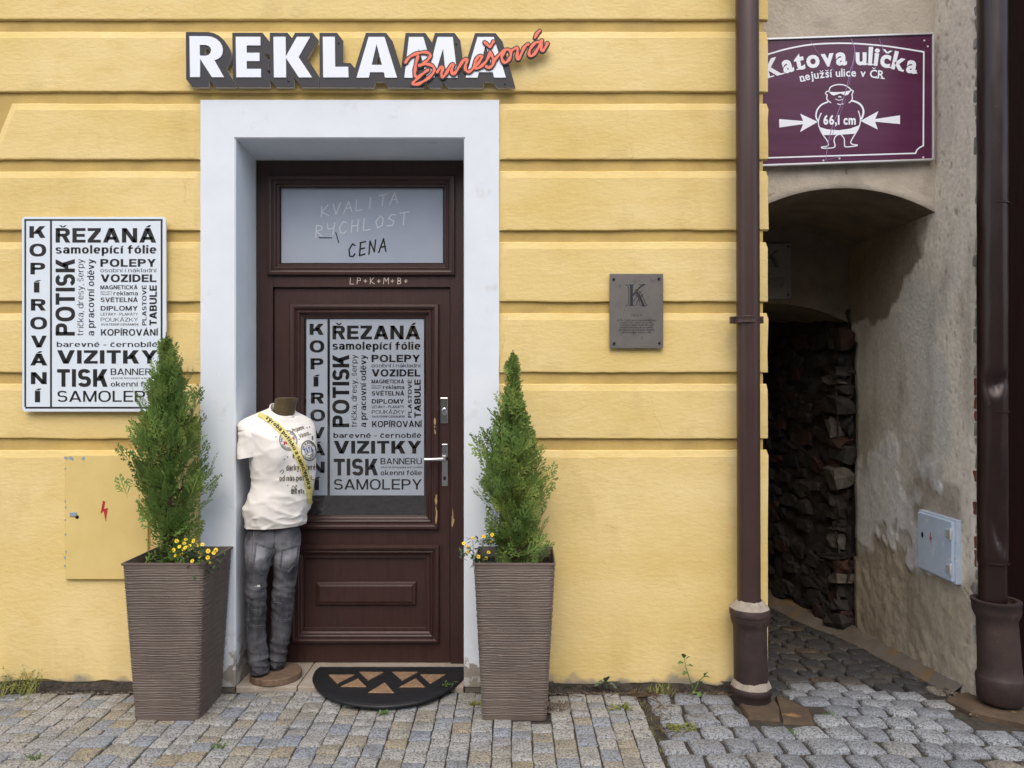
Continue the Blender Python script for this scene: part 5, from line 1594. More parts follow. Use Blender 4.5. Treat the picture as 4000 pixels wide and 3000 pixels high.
def make_thuja(label, base, tip, prof, seed, count, low_wild):
    rnd = random.Random(seed)
    random.seed(seed)
    t = thing('thuja_tree', label, 'tree', base, 'thujas in the planters')
    base, tip = Vector(base), Vector(tip)
    def rad(h, th):
        for i in range(len(prof) - 1):
            a, b = prof[i], prof[i + 1]
            if a[0] <= h <= b[0]:
                f_ = (h - a[0]) / (b[0] - a[0])
                l = a[1] + (b[1] - a[1]) * f_; r = a[2] + (b[2] - a[2]) * f_
                break
        else:
            l, r = prof[-1][1:]
        c = math.cos(th)
        m_ = (l + r) / 2 * .85
        return m_ + (max(c, 0)) ** 1.5 * (r - m_) + (max(-c, 0)) ** 1.5 * (l - m_)
    tr = MB()
    ax = [base + (tip - base) * k / 8 + Vector((.008 * math.sin(k * 1.9), .008 * math.cos(k * 2.3), 0)) * (0 if k in (0, 8) else 1) for k in range(9)]
    ax[0].z -= .03
    tr.tube(ax, [.014, .013, .012, .010, .008, .006, .004, .003, .002], 7)
    cm_ = MB()
    V, Fc = [], []
    for i in range(count):
        h = rnd.uniform(.015, 1) ** .85
        th = rnd.uniform(0, 2 * math.pi)
        R0 = rad(h, th)
        f_ = rnd.uniform(.25, 1) ** .6
        clump = .95 + .75 * noise.noise(Vector((math.cos(th) * 2.2, math.sin(th) * 2.2, h * 9 + seed)))
        rr = R0 * f_ * clump
        lean = (.28 + (1 - h) * .60 * (low_wild if h < .3 else 1)) * (.4 + .6 * f_)
        out = Vector((math.cos(th), math.sin(th), 0))
        d = (out * lean + Vector((rnd.uniform(-.25, .25), rnd.uniform(-.25, .25), 1.0 if h > .2 else rnd.uniform(.1, .9)))).normalized()
        L = rnd.uniform(.09, .18) * (.65 if h > .88 else 1)
        axp = base.lerp(tip, min(h, .985))
        end = axp + out * rr
        st = end - d * L
        sp_v, sp_f = rnd.choice(SPR)
        side = d.cross(out.cross(d) if rnd.random() < .35 else out)
        if side.length < .05: side = d.cross(Vector((0, 1, .3)))
        side = (side.normalized() + Vector((rnd.uniform(-.6, .6), rnd.uniform(-.6, .6), rnd.uniform(-.2, .2)))).normalized()
        nrm = side.cross(d).normalized(); side = d.cross(nrm)
        bend = rnd.uniform(-.10, .22)
        o = len(V)
        for p in sp_v:
            q = st + (side * p.x + d * p.y + nrm * (p.z + bend * p.y * p.y)) * L
            if q.y > .0 and base.y < 0: q.y = min(q.y, .012) - .02 * 0
            V.append(q)
        Fc += [tuple(k + o for k in fc) for fc in sp_f]
        if i % 3 == 0:
            hb = max(0.0, h - .10 - .25 * rr)
            b0 = base.lerp(tip, hb)
            tr.tube([b0, b0.lerp(st, .5) + Vector((0, 0, -.008)), st + d * L * .3], [.0035, .0026, .0012], 4, False)
    V = [(v[0], min(v[1], -.012), v[2]) for v in V]
    tr.build('trunk', M['bark'], t, True)
    cm_.add(V, Fc)
    cm_.build('crown', M['leaf'], t)
    return t
k1 = 1 / 1473
profL = [(0, .03, .05), (.06, 60 * k1, 120 * k1), (.16, 105 * k1, 200 * k1), (.26, 200 * k1, 270 * k1), (.40, 265 * k1, 300 * k1), (.565, 280 * k1, 265 * k1), (.70, 225 * k1, 200 * k1), (.84, 105 * k1, 150 * k1), (.93, 60 * k1, 85 * k1), (1, 12 * k1, 16 * k1)]
make_thuja('dense olive green thuja growing in the left planter', (-1.531, -.20, .635), (-1.552, -.20, 1.655), profL, 4, 560, .75)
k2 = 1 / 1604
profR = [(0, .08, .14), (.04, 190 * k2, 300 * k2), (.105, 300 * k2, 330 * k2), (.20, 235 * k2, 285 * k2), (.30, 255 * k2, 285 * k2), (.43, 280 * k2, 300 * k2), (.56, 300 * k2, 215 * k2), (.66, 225 * k2, 150 * k2), (.76, 140 * k2, 85 * k2), (.83, 110 * k2, 60 * k2), (.92, 55 * k2, 38 * k2), (1, 12 * k2, 12 * k2)]
make_thuja('looser wispy thuja with a thin pointed top in the right planter', (.012, -.20, .62), (.004, -.20, 1.575), profR, 9, 500, 1.0)

# yellow flowers
def flower_mesh():
    m = MB()
    for k in range(8):
        a_ = 2 * math.pi * k / 8
        d = Vector((math.cos(a_), math.sin(a_), 0)); s_ = Vector((-d.y, d.x, 0))
        m.add([d * .15, d * .6 + s_ * .28 + Vector((0, 0, .12)), d * 1.0 + Vector((0, 0, .16)), d * .6 - s_ * .28 + Vector((0, 0, .12))], [(0, 1, 2, 3)])
    m.mi = 1
    m.lathe([(.30, .05), (.28, .16), (.1, .22)], (0, 0), n=8)
    o = m.build('blossom', [M['petal'], M['eye']]); me = o.data; bpy.data.objects.remove(o); return me
FLW = flower_mesh()
def leafy(mb, p, d, L, w, curl=.2):
    d = d.normalized(); s_ = d.cross(Vector((0, 0, 1)))
    if s_.length < .05: s_ = Vector((1, 0, 0))
    s_.normalize(); up = s_.cross(d)
    a, b, c, e = p, p + d * L * .45, p + d * L * .8 - up * curl * L * .3, p + d * L - up * curl * L
    mb.add([a, b + s_ * w + up * w * .4, c + s_ * w * .6, e, c - s_ * w * .6, b - s_ * w + up * w * .4, b], [(0, 1, 6), (0, 6, 5), (6, 1, 2, 3), (6, 3, 4, 5)])
def flowers(label, pts, foliage, seed, droop):
    rnd = random.Random(seed)
    c = Vector((sum(p[0] for p in pts) / len(pts), sum(p[1] for p in pts) / len(pts), .62))
    t = thing('flowering_plant', label, 'plant', c, 'yellow flowers in the planters')
    m = MB()
    for k in range(foliage):
        p = Vector(rnd.choice(pts)) + Vector((rnd.uniform(-.03, .03), rnd.uniform(-.03, .03), rnd.uniform(-.05, .005)))
        d = Vector((rnd.uniform(-1, 1), rnd.uniform(-1, .6), rnd.uniform(-.3, .8)))
        leafy(m, p, d, rnd.uniform(.018, .032), rnd.uniform(.004, .007))
    for p in pts:
        p = Vector(p); b = c + Vector((rnd.uniform(-.04, .04), rnd.uniform(-.02, .03), 0))
        m.tube([b, b.lerp(p, .5) + Vector((0, 0, .02)), p], .0012, 4, False)
    m.build('foliage', M['flower_leaf'], t)
    for p in pts:
        o = bpy.data.objects.new('blossom', FLW); C.objects.link(o)
        s_ = rnd.uniform(.0085, .012); o.scale = (s_, s_, s_); o.location = p
        o.rotation_euler = (rnd.uniform(.5, 1.35), rnd.uniform(-.5, .5), rnd.uniform(-.5, .5)); adopt(o, t)
rnd = random.Random(77)
def fl_pts(zooms, mapf, Y0): return [tuple(mapf(x, y, Y0 + rnd.uniform(-.05, .04))) for x, y in zooms]
flowers('full clump of small yellow flowers spilling over the left planter rim',
        fl_pts([(545, 72), (625, 60), (690, 72), (610, 95), (570, 122), (655, 115), (715, 115), (765, 103), (520, 150), (605, 145), (665, 150), (745, 170), (815, 158), (880, 150), (862, 176), (535, 200), (590, 190), (640, 205), (680, 243), (745, 212), (812, 213), (755, 250), (830, 258), (760, 298), (620, 130)],
               lambda x, y, Y: P(440 + x / 2.183, 2080 + y / 2.183, Y), -.31), 150, 2, .1)
flowers('sparse small yellow flowers at the left corner of the right planter',
        fl_pts([(58, 118), (25, 90), (60, 160), (145, 200), (230, 165), (100, 48), (255, 75), (210, 215), (260, 20), (190, 35)], lambda x, y, Y: P(1800 + x / 2.127, 2080 + y / 2.127, Y), -.30), 80, 5, .1)

# ------------------------------------------------------------------ mannequin
sM = 3.75 / F
def mx(px): return (px - 2000) * sM
def mz(py): return CAM_Z - (py - 1519) * sM
MX, MY = -1.145, .10
man = thing('mannequin', 'headless mannequin in a white printed T-shirt, yellow sash and grey jeans on a wooden disc', 'mannequin', (MX, MY, 0))
ROT = R(35)
def ring(cx, cy, z, half, ry, rot=ROT, n=84, tilt=0.0, pw=2.0, bust=0.0):
    """ellipse whose outline seen from the front is 2*half wide"""
    c, s_ = math.cos(rot), math.sin(rot)
    rx = math.sqrt(max(half ** 2 - (ry * s_) ** 2, 1e-6)) / c
    out = []
    for j in range(n):
        a_ = 2 * math.pi * j / n
        ca, sa = math.cos(a_), math.sin(a_)
        u_ = rx * math.copysign(abs(ca) ** (2 / pw), ca); v_ = ry * math.copysign(abs(sa) ** (2 / pw), sa)
        if bust and sa < 0: v_ -= bust * (math.exp(-((ca - .45) / .28) ** 2) + math.exp(-((ca + .45) / .28) ** 2)) * abs(sa)
        out.append(Vector((cx + u_ * c - v_ * s_, cy + u_ * s_ + v_ * c, z - tilt * (-sa))))
    return out
def loft(keys, sub=5):
    """keys: tuples interpolated with a smooth spline"""
    out = []
    n = len(keys); m_ = len(keys[0])
    for i in range(n - 1):
        p0, p1, p2, p3 = keys[max(i - 1, 0)], keys[i], keys[i + 1], keys[min(i + 2, n - 1)]
        for k in range(sub):
            t = k / sub
            out.append(tuple(.5 * (2 * p1[q] + (p2[q] - p0[q]) * t + (2 * p0[q] - 5 * p1[q] + 4 * p2[q] - p3[q]) * t * t + (3 * p1[q] - p0[q] - 3 * p2[q] + p3[q]) * t ** 3) for q in range(m_)))
    out.append(keys[-1]); return out
# px centre, py, px half width, depth half, tilt, bust, centre depth
SH = [(1079, 2052, 113, .112, .0, 0, .10), (1083, 2018, 121, .118, .0, 0, .10), (1088, 1985, 127, .120, 0, 0, .10), (1105, 1925, 119, .110, 0, 0, .10), (1114, 1875, 116, .104, 0, .004, .10), (1113, 1820, 120, .108, .004, .014, .095),
      (1113, 1765, 125, .112, .008, .026, .092), (1106, 1710, 129, .108, .008, .018, .092), (1092, 1672, 135, .095, .008, .006, .095), (1088, 1643, 124, .082, .012, 0, .10), (1096, 1620, 84, .070, .018, 0, .105), (1106, 1612, 56, .058, .034, 0, .108), (1109, 1606, 51, .053, .036, 0, .108)]
def fold(p, s=0):
    q = Vector((p.x * 9 + p.z * 7, p.y * 9, p.z * 5 - p.x * 5))
    rg = 1 - abs(noise.noise(Vector((p.x * 7 + p.z * 11 + s, p.y * 7, p.z * 4 - p.x * 4)))) * 2.2
    rg2 = 1 - abs(noise.noise(Vector((p.x * 13 - p.z * 9, p.y * 10 + s, p.z * 13 + p.x * 6)))) * 2.2
    return .003 * noise.noise(q + Vector((s, 0, 0))) + .0045 * max(0, rg) ** 3 + .003 * max(0, rg2) ** 3.5 - .004
sm_ = MB()
rs = []
for (px, py, hp_, ry, tl, bu, cy) in loft(SH, 11):
    z = mz(py)
    px -= 6
    r = ring(mx(px), cy, z, hp_ * sM * .965, ry * .95, tilt=tl, bust=bu)
    lowk = max(0, min(1, (mz(1900) - z) / .15))
    out = []
    for j, p in enumerate(r):
        d = Vector((p.x - mx(px), p.y - cy, 0)).normalized()
        k = fold(p) * (1 + .9 * lowk)
        # drapes that hang diagonally from the bust and gather at the hip
        k += .003 * math.sin(20 * (p.x * .9 + p.z * .55)) * max(0, min(1, (mz(1730) - z) / .2)) * (.4 + .6 * lowk)
        out.append(p + d * k)
    rs.append(out)
r0 = [p + Vector((-(p.x - mx(1079)) * .03, -(p.y - .10) * .03, .004)) for p in rs[0]]
sm_.rings([r0] + rs, True)
# collar band
top = rs[-1]
ctr = sum(top, Vector()) / len(top)
sm_.rings([top, [ctr + (p - ctr) * 1.03 + Vector((0, 0, .006)) for p in top], [ctr + (p - ctr) * .93 + Vector((0, 0, .010)) for p in top], [ctr + (p - ctr) * .90 - Vector((0, 0, .02)) for p in top]], True)
def sleeve(keys, squash):
    rs_ = []
    for (x, y, z, ra, rb, tx) in loft(keys, 6):
        r = []
        for j in range(28):
            a_ = 2 * math.pi * j / 28
            p = Vector((x + ra * math.cos(a_), y + rb * math.sin(a_), z + ra * math.cos(a_) * tx))
            d = Vector((math.cos(a_), math.sin(a_), 0))
            r.append(p + d * (fold(p, 4) * 1.2 + .004 * math.sin(3 * a_ + 20 * z)))
        rs_.append(r)
    e = rs_[-1]; c_ = sum(e, Vector()) / len(e)
    rs_.append([c_ + (p - c_) * .93 + Vector((0, 0, .002)) for p in e]); rs_.append([c_ + (p - c_) * .85 + Vector((0, 0, .05)) for p in e])
    sm_.rings(rs_, True)
def XD(zx, y): return (860 + zx / 2.861 - 2000) * (y - CAM_Y) / F
ZL = lambda zy: mz(1500 + zy / 2.861)
XL_ = lambda zx: mx(860 + zx / 2.861)
sleeve([(XD(384, .035), .035, ZL(405), .040, .05, -.3), (XD(342, .02), .02, ZL(480), .047, .058, -.15), (XD(324, .01), .01, ZL(600), .048, .060, -.05), (XD(319, .005), .005, ZL(720), .049, .060, .05), (XD(316, .004), .004, ZL(800), .050, .060, .16)], 1)
sleeve([(XD(924, .165), .165, ZL(440), .04, .045, .3), (XD(959, .185), .185, ZL(560), .033, .045, .1), (XD(964, .19), .19, ZL(700), .032, .045, 0), (XD(964, .19), .19, ZL(780), .030, .045, 0)], 1)
shirt = sm_.build('shirt', M['shirt'], man, True, angle=80)
# body under the clothes
bd = MB()
nk = [(1100, 1660, 62, .06, 0, 0, .10), (1106, 1625, 45, .045, 0, 0, .108), (1112, 1600, 41, .046, 0, 0, .108), (1117, 1572, 42, .048, -.002, 0, .108), (1120, 1560, 43, .049, -.004, 0, .108), (1121, 1556, 41, .047, -.004, 0, .108), (1121, 1554, 34, .040, -.004, 0, .108)]
rb_ = []
for (px, py, h, ry, tl, bu, cy) in loft([(1085, 2030, 86, .080, 0, 0, .10), (1108, 1900, 100, .09, 0, 0, .10), (1106, 1760, 108, .09, 0, 0, .10), (1092, 1680, 112, .075, 0, 0, .10)] + nk, 5):
    rb_.append(ring(mx(px - 3), cy, mz(py), h * sM, ry, rot=R(20), n=28, tilt=tl))
bd.rings(rb_, True, True, True)
body = bd.build('body', M['bronze'], man, True, angle=60)
# jeans
jm = MB()
def leg(keys, fold_s):
    rs_ = []
    for (l, r_, py, y, dep) in loft(keys, 12):
        k = (y - CAM_Y) / F
        cx, hw, z = ((l + r_) / 2 - 2000) * k, (r_ - l) / 2 * k * .94, CAM_Z - (py - 1519) * k
        ring_ = []
        for j in range(48):
            a_ = 2 * math.pi * j / 48
            p = Vector((cx + hw * math.cos(a_), y + dep * math.sin(a_), z))
            d = Vector((math.cos(a_), math.sin(a_), 0))
            kn = math.exp(-((z - .40) / .10) ** 2) + 1.4 * math.exp(-((z - .10) / .08) ** 2) + .3
            rg_ = 1 - abs(noise.noise(Vector((p.x * 9 + fold_s, p.y * 9, z * 26 + p.x * 8)))) * 2.3
            w = .0065 * kn * (max(0, rg_) ** 2.2 - .35) + .002 * noise.noise(Vector((p.x * 20, p.y * 20, z * 20)))
            ring_.append(p + d * w)
        rs_.append(ring_)
    e = rs_[-1]; c_ = sum(e, Vector()) / len(e)
    rs_.append([c_ + (p - c_) * 1.04 + Vector((0, 0, -.001)) for p in e]); rs_.append([c_ + (p - c_) * .92 for p in e]); rs_.append([c_ + (p - c_) * .85 + Vector((0, 0, .04)) for p in e])
    jm.rings(rs_, True)
leg([(972, 1095, 2040, .092, .080), (957, 1092, 2100, .07, .100), (957, 1072, 2150, .055, .088), (958, 1053, 2211, .05, .075), (957, 1039, 2300, .05, .062), (956, 1041, 2380, .055, .058), (957, 1038, 2450, .06, .056), (964, 1043, 2530, .055, .055), (974, 1050, 2595, .05, .056), (977, 1051, 2620, .05, .056)], 1)
leg([(1050, 1168, 2040, .115, .080), (1048, 1177, 2100, .125, .095), (1056, 1171, 2150, .13, .085), (1066, 1166, 2211, .135, .072), (1063, 1153, 2300, .14, .060), (1060, 1147, 2380, .14, .057), (1056, 1140, 2450, .14, .054), (1052, 1126, 2530, .14, .050), (1050, 1116, 2575, .14, .048), (1050, 1113, 2596, .14, .048)], 7)
jeans = jm.build('jeans', M['denim'], man, True, angle=80)
for px, py, y in ((1012, 2622, .05), (1083, 2600, .135)):
    m = MB(); p = P(px, py, y); m.lathe([(.036, p.z - .012), (.036, p.z + .01)], (p.x, y), n=16, squash=1.25)
    m.build('foot', M['black'], man)
# print, sash, pockets laid on the cloth
def bvh_of(o):
    me = o.data
    return BVHTree.FromPolygons([v.co.copy() for v in me.vertices], [tuple(p.vertices) for p in me.polygons])
def cast(bvh, px, py, off):
    o = Vector((0, CAM_Y, CAM_Z)); d = Vector(((px - 2000) / F, 1, -(py - 1519) / F)).normalized()
    h = bvh.ray_cast(o, d)
    if h[0] is None: return None
    n = h[1]
    if n.dot(d) > 0: n = -n
    return h[0] + n * off
bs, bj = bvh_of(shirt), bvh_of(jeans)
def on_shirt(off):
    def fn(x, y):
        for k in range(12):
            q = cast(bs, 860 + (x - k * 8) / 2.861, 1500 + y / 2.861, off)
            if q is not None: return q
        return Vector((XL_(x), -.02, ZL(y)))
    return fn
def cloth_strip(mb, pts, w, fn, n=5):
    """ribbon of width w (zoom pixels) following pts, pressed on the cloth"""
    pts = smooth_path([(a, b, 0) for a, b in pts], 5)
    rs_ = []
    for i, p in enumerate(pts):
        d = (pts[min(i + 1, len(pts) - 1)] - pts[max(i - 1, 0)]).normalized()
        nn = Vector((-d.y, d.x, 0))
        ww = w[i * (len(w) - 1) // max(1, len(pts) - 1)] if isinstance(w, list) else w
        rs_.append([fn(p.x + nn.x * ww * (k / (n - 1) - .5), p.y + nn.y * ww * (k / (n - 1) - .5)) for k in range(n)])
    mb.rings(rs_, False)
SASH = [(425, 342), (520, 388), (610, 455), (705, 550), (790, 655), (855, 765), (905, 880), (945, 990), (975, 1090), (993, 1190), (1003, 1280), (1000, 1340)]
m = MB(); cloth_strip(m, SASH, [52, 66, 76, 80, 80, 78, 74, 72, 76, 80, 66, 26], on_shirt(.004), 7)
sash = m.build('sash', M['sash'], man, True, angle=80)
def path_text(mb, txt, pts, cap, bold, fn):
    pts = smooth_path([(a, b, 0) for a, b in pts], 12)
    acc = [0.0]
    for i in range(1, len(pts)): acc.append(acc[-1] + (pts[i] - pts[i - 1]).length)
    V, Fc, w = text_shape(txt, bold)
    h = cap_h(bold, True)
    out = []
    for vx, vy in V:
        s_ = vx / w * acc[-1]; i = 0
        while i < len(acc) - 2 and acc[i + 1] < s_: i += 1
        d = (pts[i + 1] - pts[i]).normalized(); p = pts[i] + d * (s_ - acc[i]); nrm = Vector((d.y, -d.x, 0))
        q = p + nrm * (vy / h * cap); out.append(fn(q.x, q.y))
    mb.add(out, Fc)
m = MB(); path_text(m, 'výroba potisků a samolepek', [(500, 392), (590, 462), (690, 560), (770, 662), (835, 770), (885, 885), (925, 995), (965, 1125)], 46, BOLD, on_shirt(.0055))
for k in range(5):
    a_ = 2 * math.pi * k / 5
    cloth_strip(m, [(985 + 5 * math.cos(a_), 1155 + 5 * math.sin(a_)), (985 + 20 * math.cos(a_), 1155 + 20 * math.sin(a_))], 10, on_shirt(.0055), 2)
m.build('sash_lettering', M['shirt_black'], sash)
FS = on_shirt(.0016)
pm = MB(); pb = MB(); prd = MB(); ptn = MB()
def circle(mb, cx, cy, rx, ry, w, rot=0.0):
    pts = []
    for k in range(25):
        a_ = 2 * math.pi * k / 24
        x, y = rx * math.cos(a_), ry * math.sin(a_)
        pts.append((cx + x * math.cos(rot) - y * math.sin(rot), cy + x * math.sin(rot) + y * math.cos(rot)))
    cloth_strip(mb, pts, w, FS, 2)
def slope(fn, x0, y0, a_):
    return lambda x, y: fn(x0 + (x - x0) * math.cos(a_) + (y - y0) * math.sin(a_), y0 - (x - x0) * math.sin(a_) + (y - y0) * math.cos(a_))
circle(pm, 760, 632, 98, 112, 5, -.3); circle(pm, 760, 632, 90, 104, 3, -.3)
circle(pm, 988, 745, 84, 112, 6, -.15); circle(pm, 988, 745, 76, 104, 3, -.15); circle(pm, 988, 745, 40, 56, 4, -.15)
def arc(cx, cy, rx, ry, a0, a1): return [(cx + rx * math.cos(R(a)), cy + ry * math.sin(R(a))) for a in [a0 + (a1 - a0) * k / 6 for k in range(7)]]
path_text(pm, 'NEJLEPŠÍ', arc(988, 745, 54, 76, 190, 320), 20, MEDIUM, FS); path_text(pm, 'OVĚŘENO', arc(988, 745, 70, 98, 150, 20), 20, MEDIUM, FS)
path_text(pm, 'OVĚŘENO', arc(760, 632, 84, 96, 150, 40), 20, MEDIUM, FS); path_text(pm, 'NEJ', arc(760, 632, 64, 76, 170, 215), 20, MEDIUM, FS); path_text(pm, 'LEPŠÍ', arc(760, 632, 64, 76, 265, 345), 20, MEDIUM, FS)
put_text(pb, 'TATA', slope(FS, 945, 785, .35), (945, 1050, 725, 785), .036)
put_text(prd, 'M', slope(FS, 712, 680, .15), (712, 750, 640, 680), .036); put_text(prd, 'A', slope(FS, 800, 630, .15), (800, 835, 595, 630), .036)
for tx, x0, x1, t_, b_, an, k in (('Příjemné', 815, 945, 500, 545, .35, .018), ('Vánoce...', 890, 1020, 560, 605, .35, .018), ('dárky, které', 738, 1060, 905, 965, .03, .018), ('od nás potěší...', 662, 1060, 1025, 1080, .02, .018)):
    put_text(pm, tx.replace('ř', 'r').replace('é', 'e') if 'P' in tx else tx, slope(on_shirt(.0014), x0, b_, an), (x0 - 2, x1 + 3, t_ - 2, b_ + 3), BOLD)
    put_text(ptn, tx.replace('ř', 'r').replace('é', 'e') if 'P' in tx else tx, slope(on_shirt(.0022), x0, b_, an), (x0, x1, t_, b_), ('H', .05))
for (x, y, w, h) in ((790, 1170, 34, 60), (828, 1160, 28, 66), (868, 1180, 22, 48), (895, 1170, 18, 54), (922, 1185, 16, 40), (808, 780, 22, 50), (845, 800, 18, 48), (1022, 580, 16, 50)):
    for q in range(3):
        cloth_strip(pm, [(x + w * (q + .5) / 3, y), (x + w * (q + .5) / 3, y + h)], w / 3 * .62, FS, 2)
    cloth_strip(pm, [(x, y + h * .3), (x + w, y + h * .3)], 5, on_shirt(.002), 2)
for st in ([(800, 1165), (810, 1138), (825, 1150), (830, 1165)], [(835, 1160), (850, 1130), (855, 1150)], [(665, 985), (690, 960), (708, 975), (690, 1005)]): cloth_strip(pm, st, 6, FS, 2)
for x, y in ((718, 842), (752, 815), (755, 1132), (968, 490), (996, 482), (882, 618), (622, 594)): circle(pm, x, y, 4, 4, 5)
pm.build('print', M['shirt_black'], shirt); pb.build('print', M['blue_print'], shirt); prd.build('print', M['red_print'], shirt); ptn.build('print', M['tan_print'], shirt)
# jeans details
def on_jeans(off):
    def fn(x, y):
        for k in range(10):
            for sg in (1, -1):
                q = cast(bj, 860 + (x + sg * k * 4) / 2.37, 2000 + y / 2.37, off)
                if q is not None and q.y < .26: return q
        return P(860 + x / 2.37, 2000 + y / 2.37, .02)
    return fn
FJ = on_jeans(.0022)
def patch(outline, name):
    cx = sum(p[0] for p in outline) / len(outline); cy = sum(p[1] for p in outline) / len(outline)
    m = MB(); rs_ = []
    for t in (1.0, .8, .6, .4, .2, .05):
        r = []
        for i in range(len(outline)):
            a, b = outline[i], outline[(i + 1) % len(outline)]
            for k in range(4):
                x = a[0] + (b[0] - a[0]) * k / 4; y = a[1] + (b[1] - a[1]) * k / 4
                r.append(on_jeans(.0008 if t == 1.0 else .003)(cx + (x - cx) * t, cy + (y - cy) * t))
        rs_.append(r)
    m.rings(rs_, True, False, True)
    p = m.build(name, M['denim'], jeans, True, angle=80)
    s_ = MB()
    for k in (.97, .88):
        o = [(cx + (x - cx) * k, cy + (y - cy) * k) for x, y in outline]
        for i in range(len(o)):
            a, b = o[i], o[(i + 1) % len(o)]
            cloth_strip(s_, [a, ((a[0] + b[0]) / 2, (a[1] + b[1]) / 2), b], 5, on_jeans(.0042), 2)
    s_.build('seam', M['denim_seam'], p) if False else s_.build('seam', M['denim_seam'], jeans)
    return p
patch([(325, 275), (525, 350), (480, 480), (440, 555), (390, 585), (300, 525)], 'pocket')
patch([(570, 345), (725, 300), (715, 400), (690, 485), (625, 560), (552, 530)], 'pocket')
m = MB()
for st in ([(290, 765), (350, 752), (412, 735)], [(290, 780), (350, 768), (412, 750)], [(270, 1030), (340, 1050), (415, 1040)], [(268, 1045), (340, 1068), (415, 1060)], [(482, 720), (580, 695), (692, 700)], [(482, 738), (580, 712), (692, 716)],
           [(472, 965), (560, 995), (660, 985)], [(472, 980), (560, 1010), (660, 1000)], [(280, 895), (330, 905), (365, 912)], [(480, 835), (530, 838), (565, 845)], [(318, 160), (302, 300), (292, 500)], [(272, 780), (262, 1000), (245, 1150)],
           [(600, 240), (630, 170)], [(455, 1385), (520, 1380), (592, 1370)], [(285, 1455), (360, 1460), (450, 1425)]):
    cloth_strip(m, st, 5, on_jeans(.0024), 2)
m.build('seam', M['denim_seam'], jeans)
m = MB(); cloth_strip(m, [(318, 690), (345, 685), (370, 682)], [4, 22, 5], on_jeans(.002), 3); m.build('torn_patch', M['shirt'], jeans)
# wooden disc
dc = P(1078, 2612, .10)
m = MB()
rs = []
for r, z in ((.118, -.007), (.1225, -.003), (.1225, .022), (.119, .026)):
    rs.append([(dc.x + (r + .0025 * noise.noise(Vector((math.cos(a_) * 2, math.sin(a_) * 2, 1)))) * math.cos(a_), .10 + (r + .0025 * noise.noise(Vector((math.cos(a_) * 2, math.sin(a_) * 2, 1)))) * math.sin(a_), z) for a_ in [2 * math.pi * j / 48 for j in range(48)]])
m.rings(rs, True, True, True); m.build('wooden_disc', M['disc_wood'], man, True, angle=40)

# ------------------------------------------------------------------ doormat
zm = -.006
dmt = thing('doormat', 'black half round rubber doormat with tan triangles in front of the door', 'doormat', (-.61, .03, zm))
def gm(x, y, z=zm + .012): return G(1150 + x / 2.949, 2560 + y / 2.949, z)
ol = smooth_path([(285, 118, 0), (240, 160, 0), (208, 235, 0), (215, 290, 0), (260, 360, 0), (360, 440, 0), (520, 510, 0), (700, 552, 0), (900, 572, 0), (1080, 570, 0), (1280, 550, 0), (1480, 510, 0), (1660, 440, 0), (1800, 370, 0), (1900, 300, 0), (1955, 235, 0), (1962, 180, 0), (1960, 118, 0)], 4)
op = [gm(p.x, p.y) for p in ol]
cx = sum(p.x for p in op) / len(op); cy = sum(p.y for p in op) / len(op)
m = MB()
ins = lambda k, z: [(cx + (p.x - cx) * k, min(cy + (p.y - cy) * k, op[0].y), z) for p in op]
m.rings([ins(1.0, zm - .004), ins(1.0, zm + .003), ins(.985, zm + .008), ins(.93, zm + .012), ins(.91, zm + .0095), ins(.86, zm + .0095), ins(.4, zm + .0095)], True, True, True)
m.build('rubber_sheet', M['rubber'], dmt)
for tri in (((395, 222), (690, 222), (492, 322)), ((748, 188), (1028, 192), (850, 285)), ((1128, 188), (1420, 190), (1242, 288)), ((1450, 218), (1740, 218), (1565, 324)), ((735, 265), (830, 360), (532, 357)), ((1400, 262), (1503, 362), (1210, 362)), ((1042, 308), (1148, 428), (850, 425))):
    q = [gm(*p, zm + .0125) for p in tri]
    c_ = sum(q, Vector()) / 3
    m = MB(); m.rings([[(p.x, p.y, zm + .005) for p in q], [(p.x, p.y, zm + .011) for p in q], [(c_ + (p - c_) * .94)[:2] + (zm + .0135,) for p in q]], True, True, True)
    m.build('clay_insert', M['clay'], dmt)

# ------------------------------------------------------------------ weeds, soil and litter along the wall
def blade(mb, p, d, L, w, bend):
    d = d.normalized(); s_ = d.cross(Vector((0, 1, 0)))
    if s_.length < .1: s_ = Vector((1, 0, 0))
    s_.normalize()
    a, b, c_ = p, p + d * L * .55, p + d * L + Vector((d.x, d.y, -.6)) * bend * L
    mb.add([a - s_ * w / 2, a + s_ * w / 2, b + s_ * w / 2.4, b - s_ * w / 2.4, c_], [(0, 1, 2, 3), (3, 2, 4)])
def tuft(label, c, n, h, material, seed, spread=.04, leaves=True, cat='weed', width=.004):
    rnd = random.Random(seed)
    m = MB()
    for _ in range(n):
        p = Vector(c) + Vector((rnd.uniform(-spread, spread), rnd.uniform(-spread, spread) * .6, -.008))
        d = Vector((rnd.uniform(-.7, .7), rnd.uniform(-.7, .4), 1))
        L = h * rnd.uniform(.4, 1)
        blade(m, p, d, L, width, rnd.uniform(0, .35))
        if leaves:
            for k in range(4):
                leafy(m, p + d.normalized() * L * rnd.uniform(.2, .95), Vector((rnd.uniform(-1, 1), rnd.uniform(-1, .5), rnd.uniform(-.1, .8))), rnd.uniform(.010, .022), rnd.uniform(.002, .0045))
    o = m.build('weed_tuft', material)
    o.data.transform(Matrix.Translation(-Vector(c))); o.location = c
    tag(o, label, cat)
    return o
p = G(75, 2700, -.03); tuft('large yellowing weed clump at the wall base on the far left', (p.x, -.055, -.03), 46, .17, M['weed_dry'], 1, .10)
p = G(850, 2922, -.03); tuft('small green grass tuft between setts in front of the left planter', (p.x, p.y, -.03), 26, .05, M['weed'], 2, .025, False)
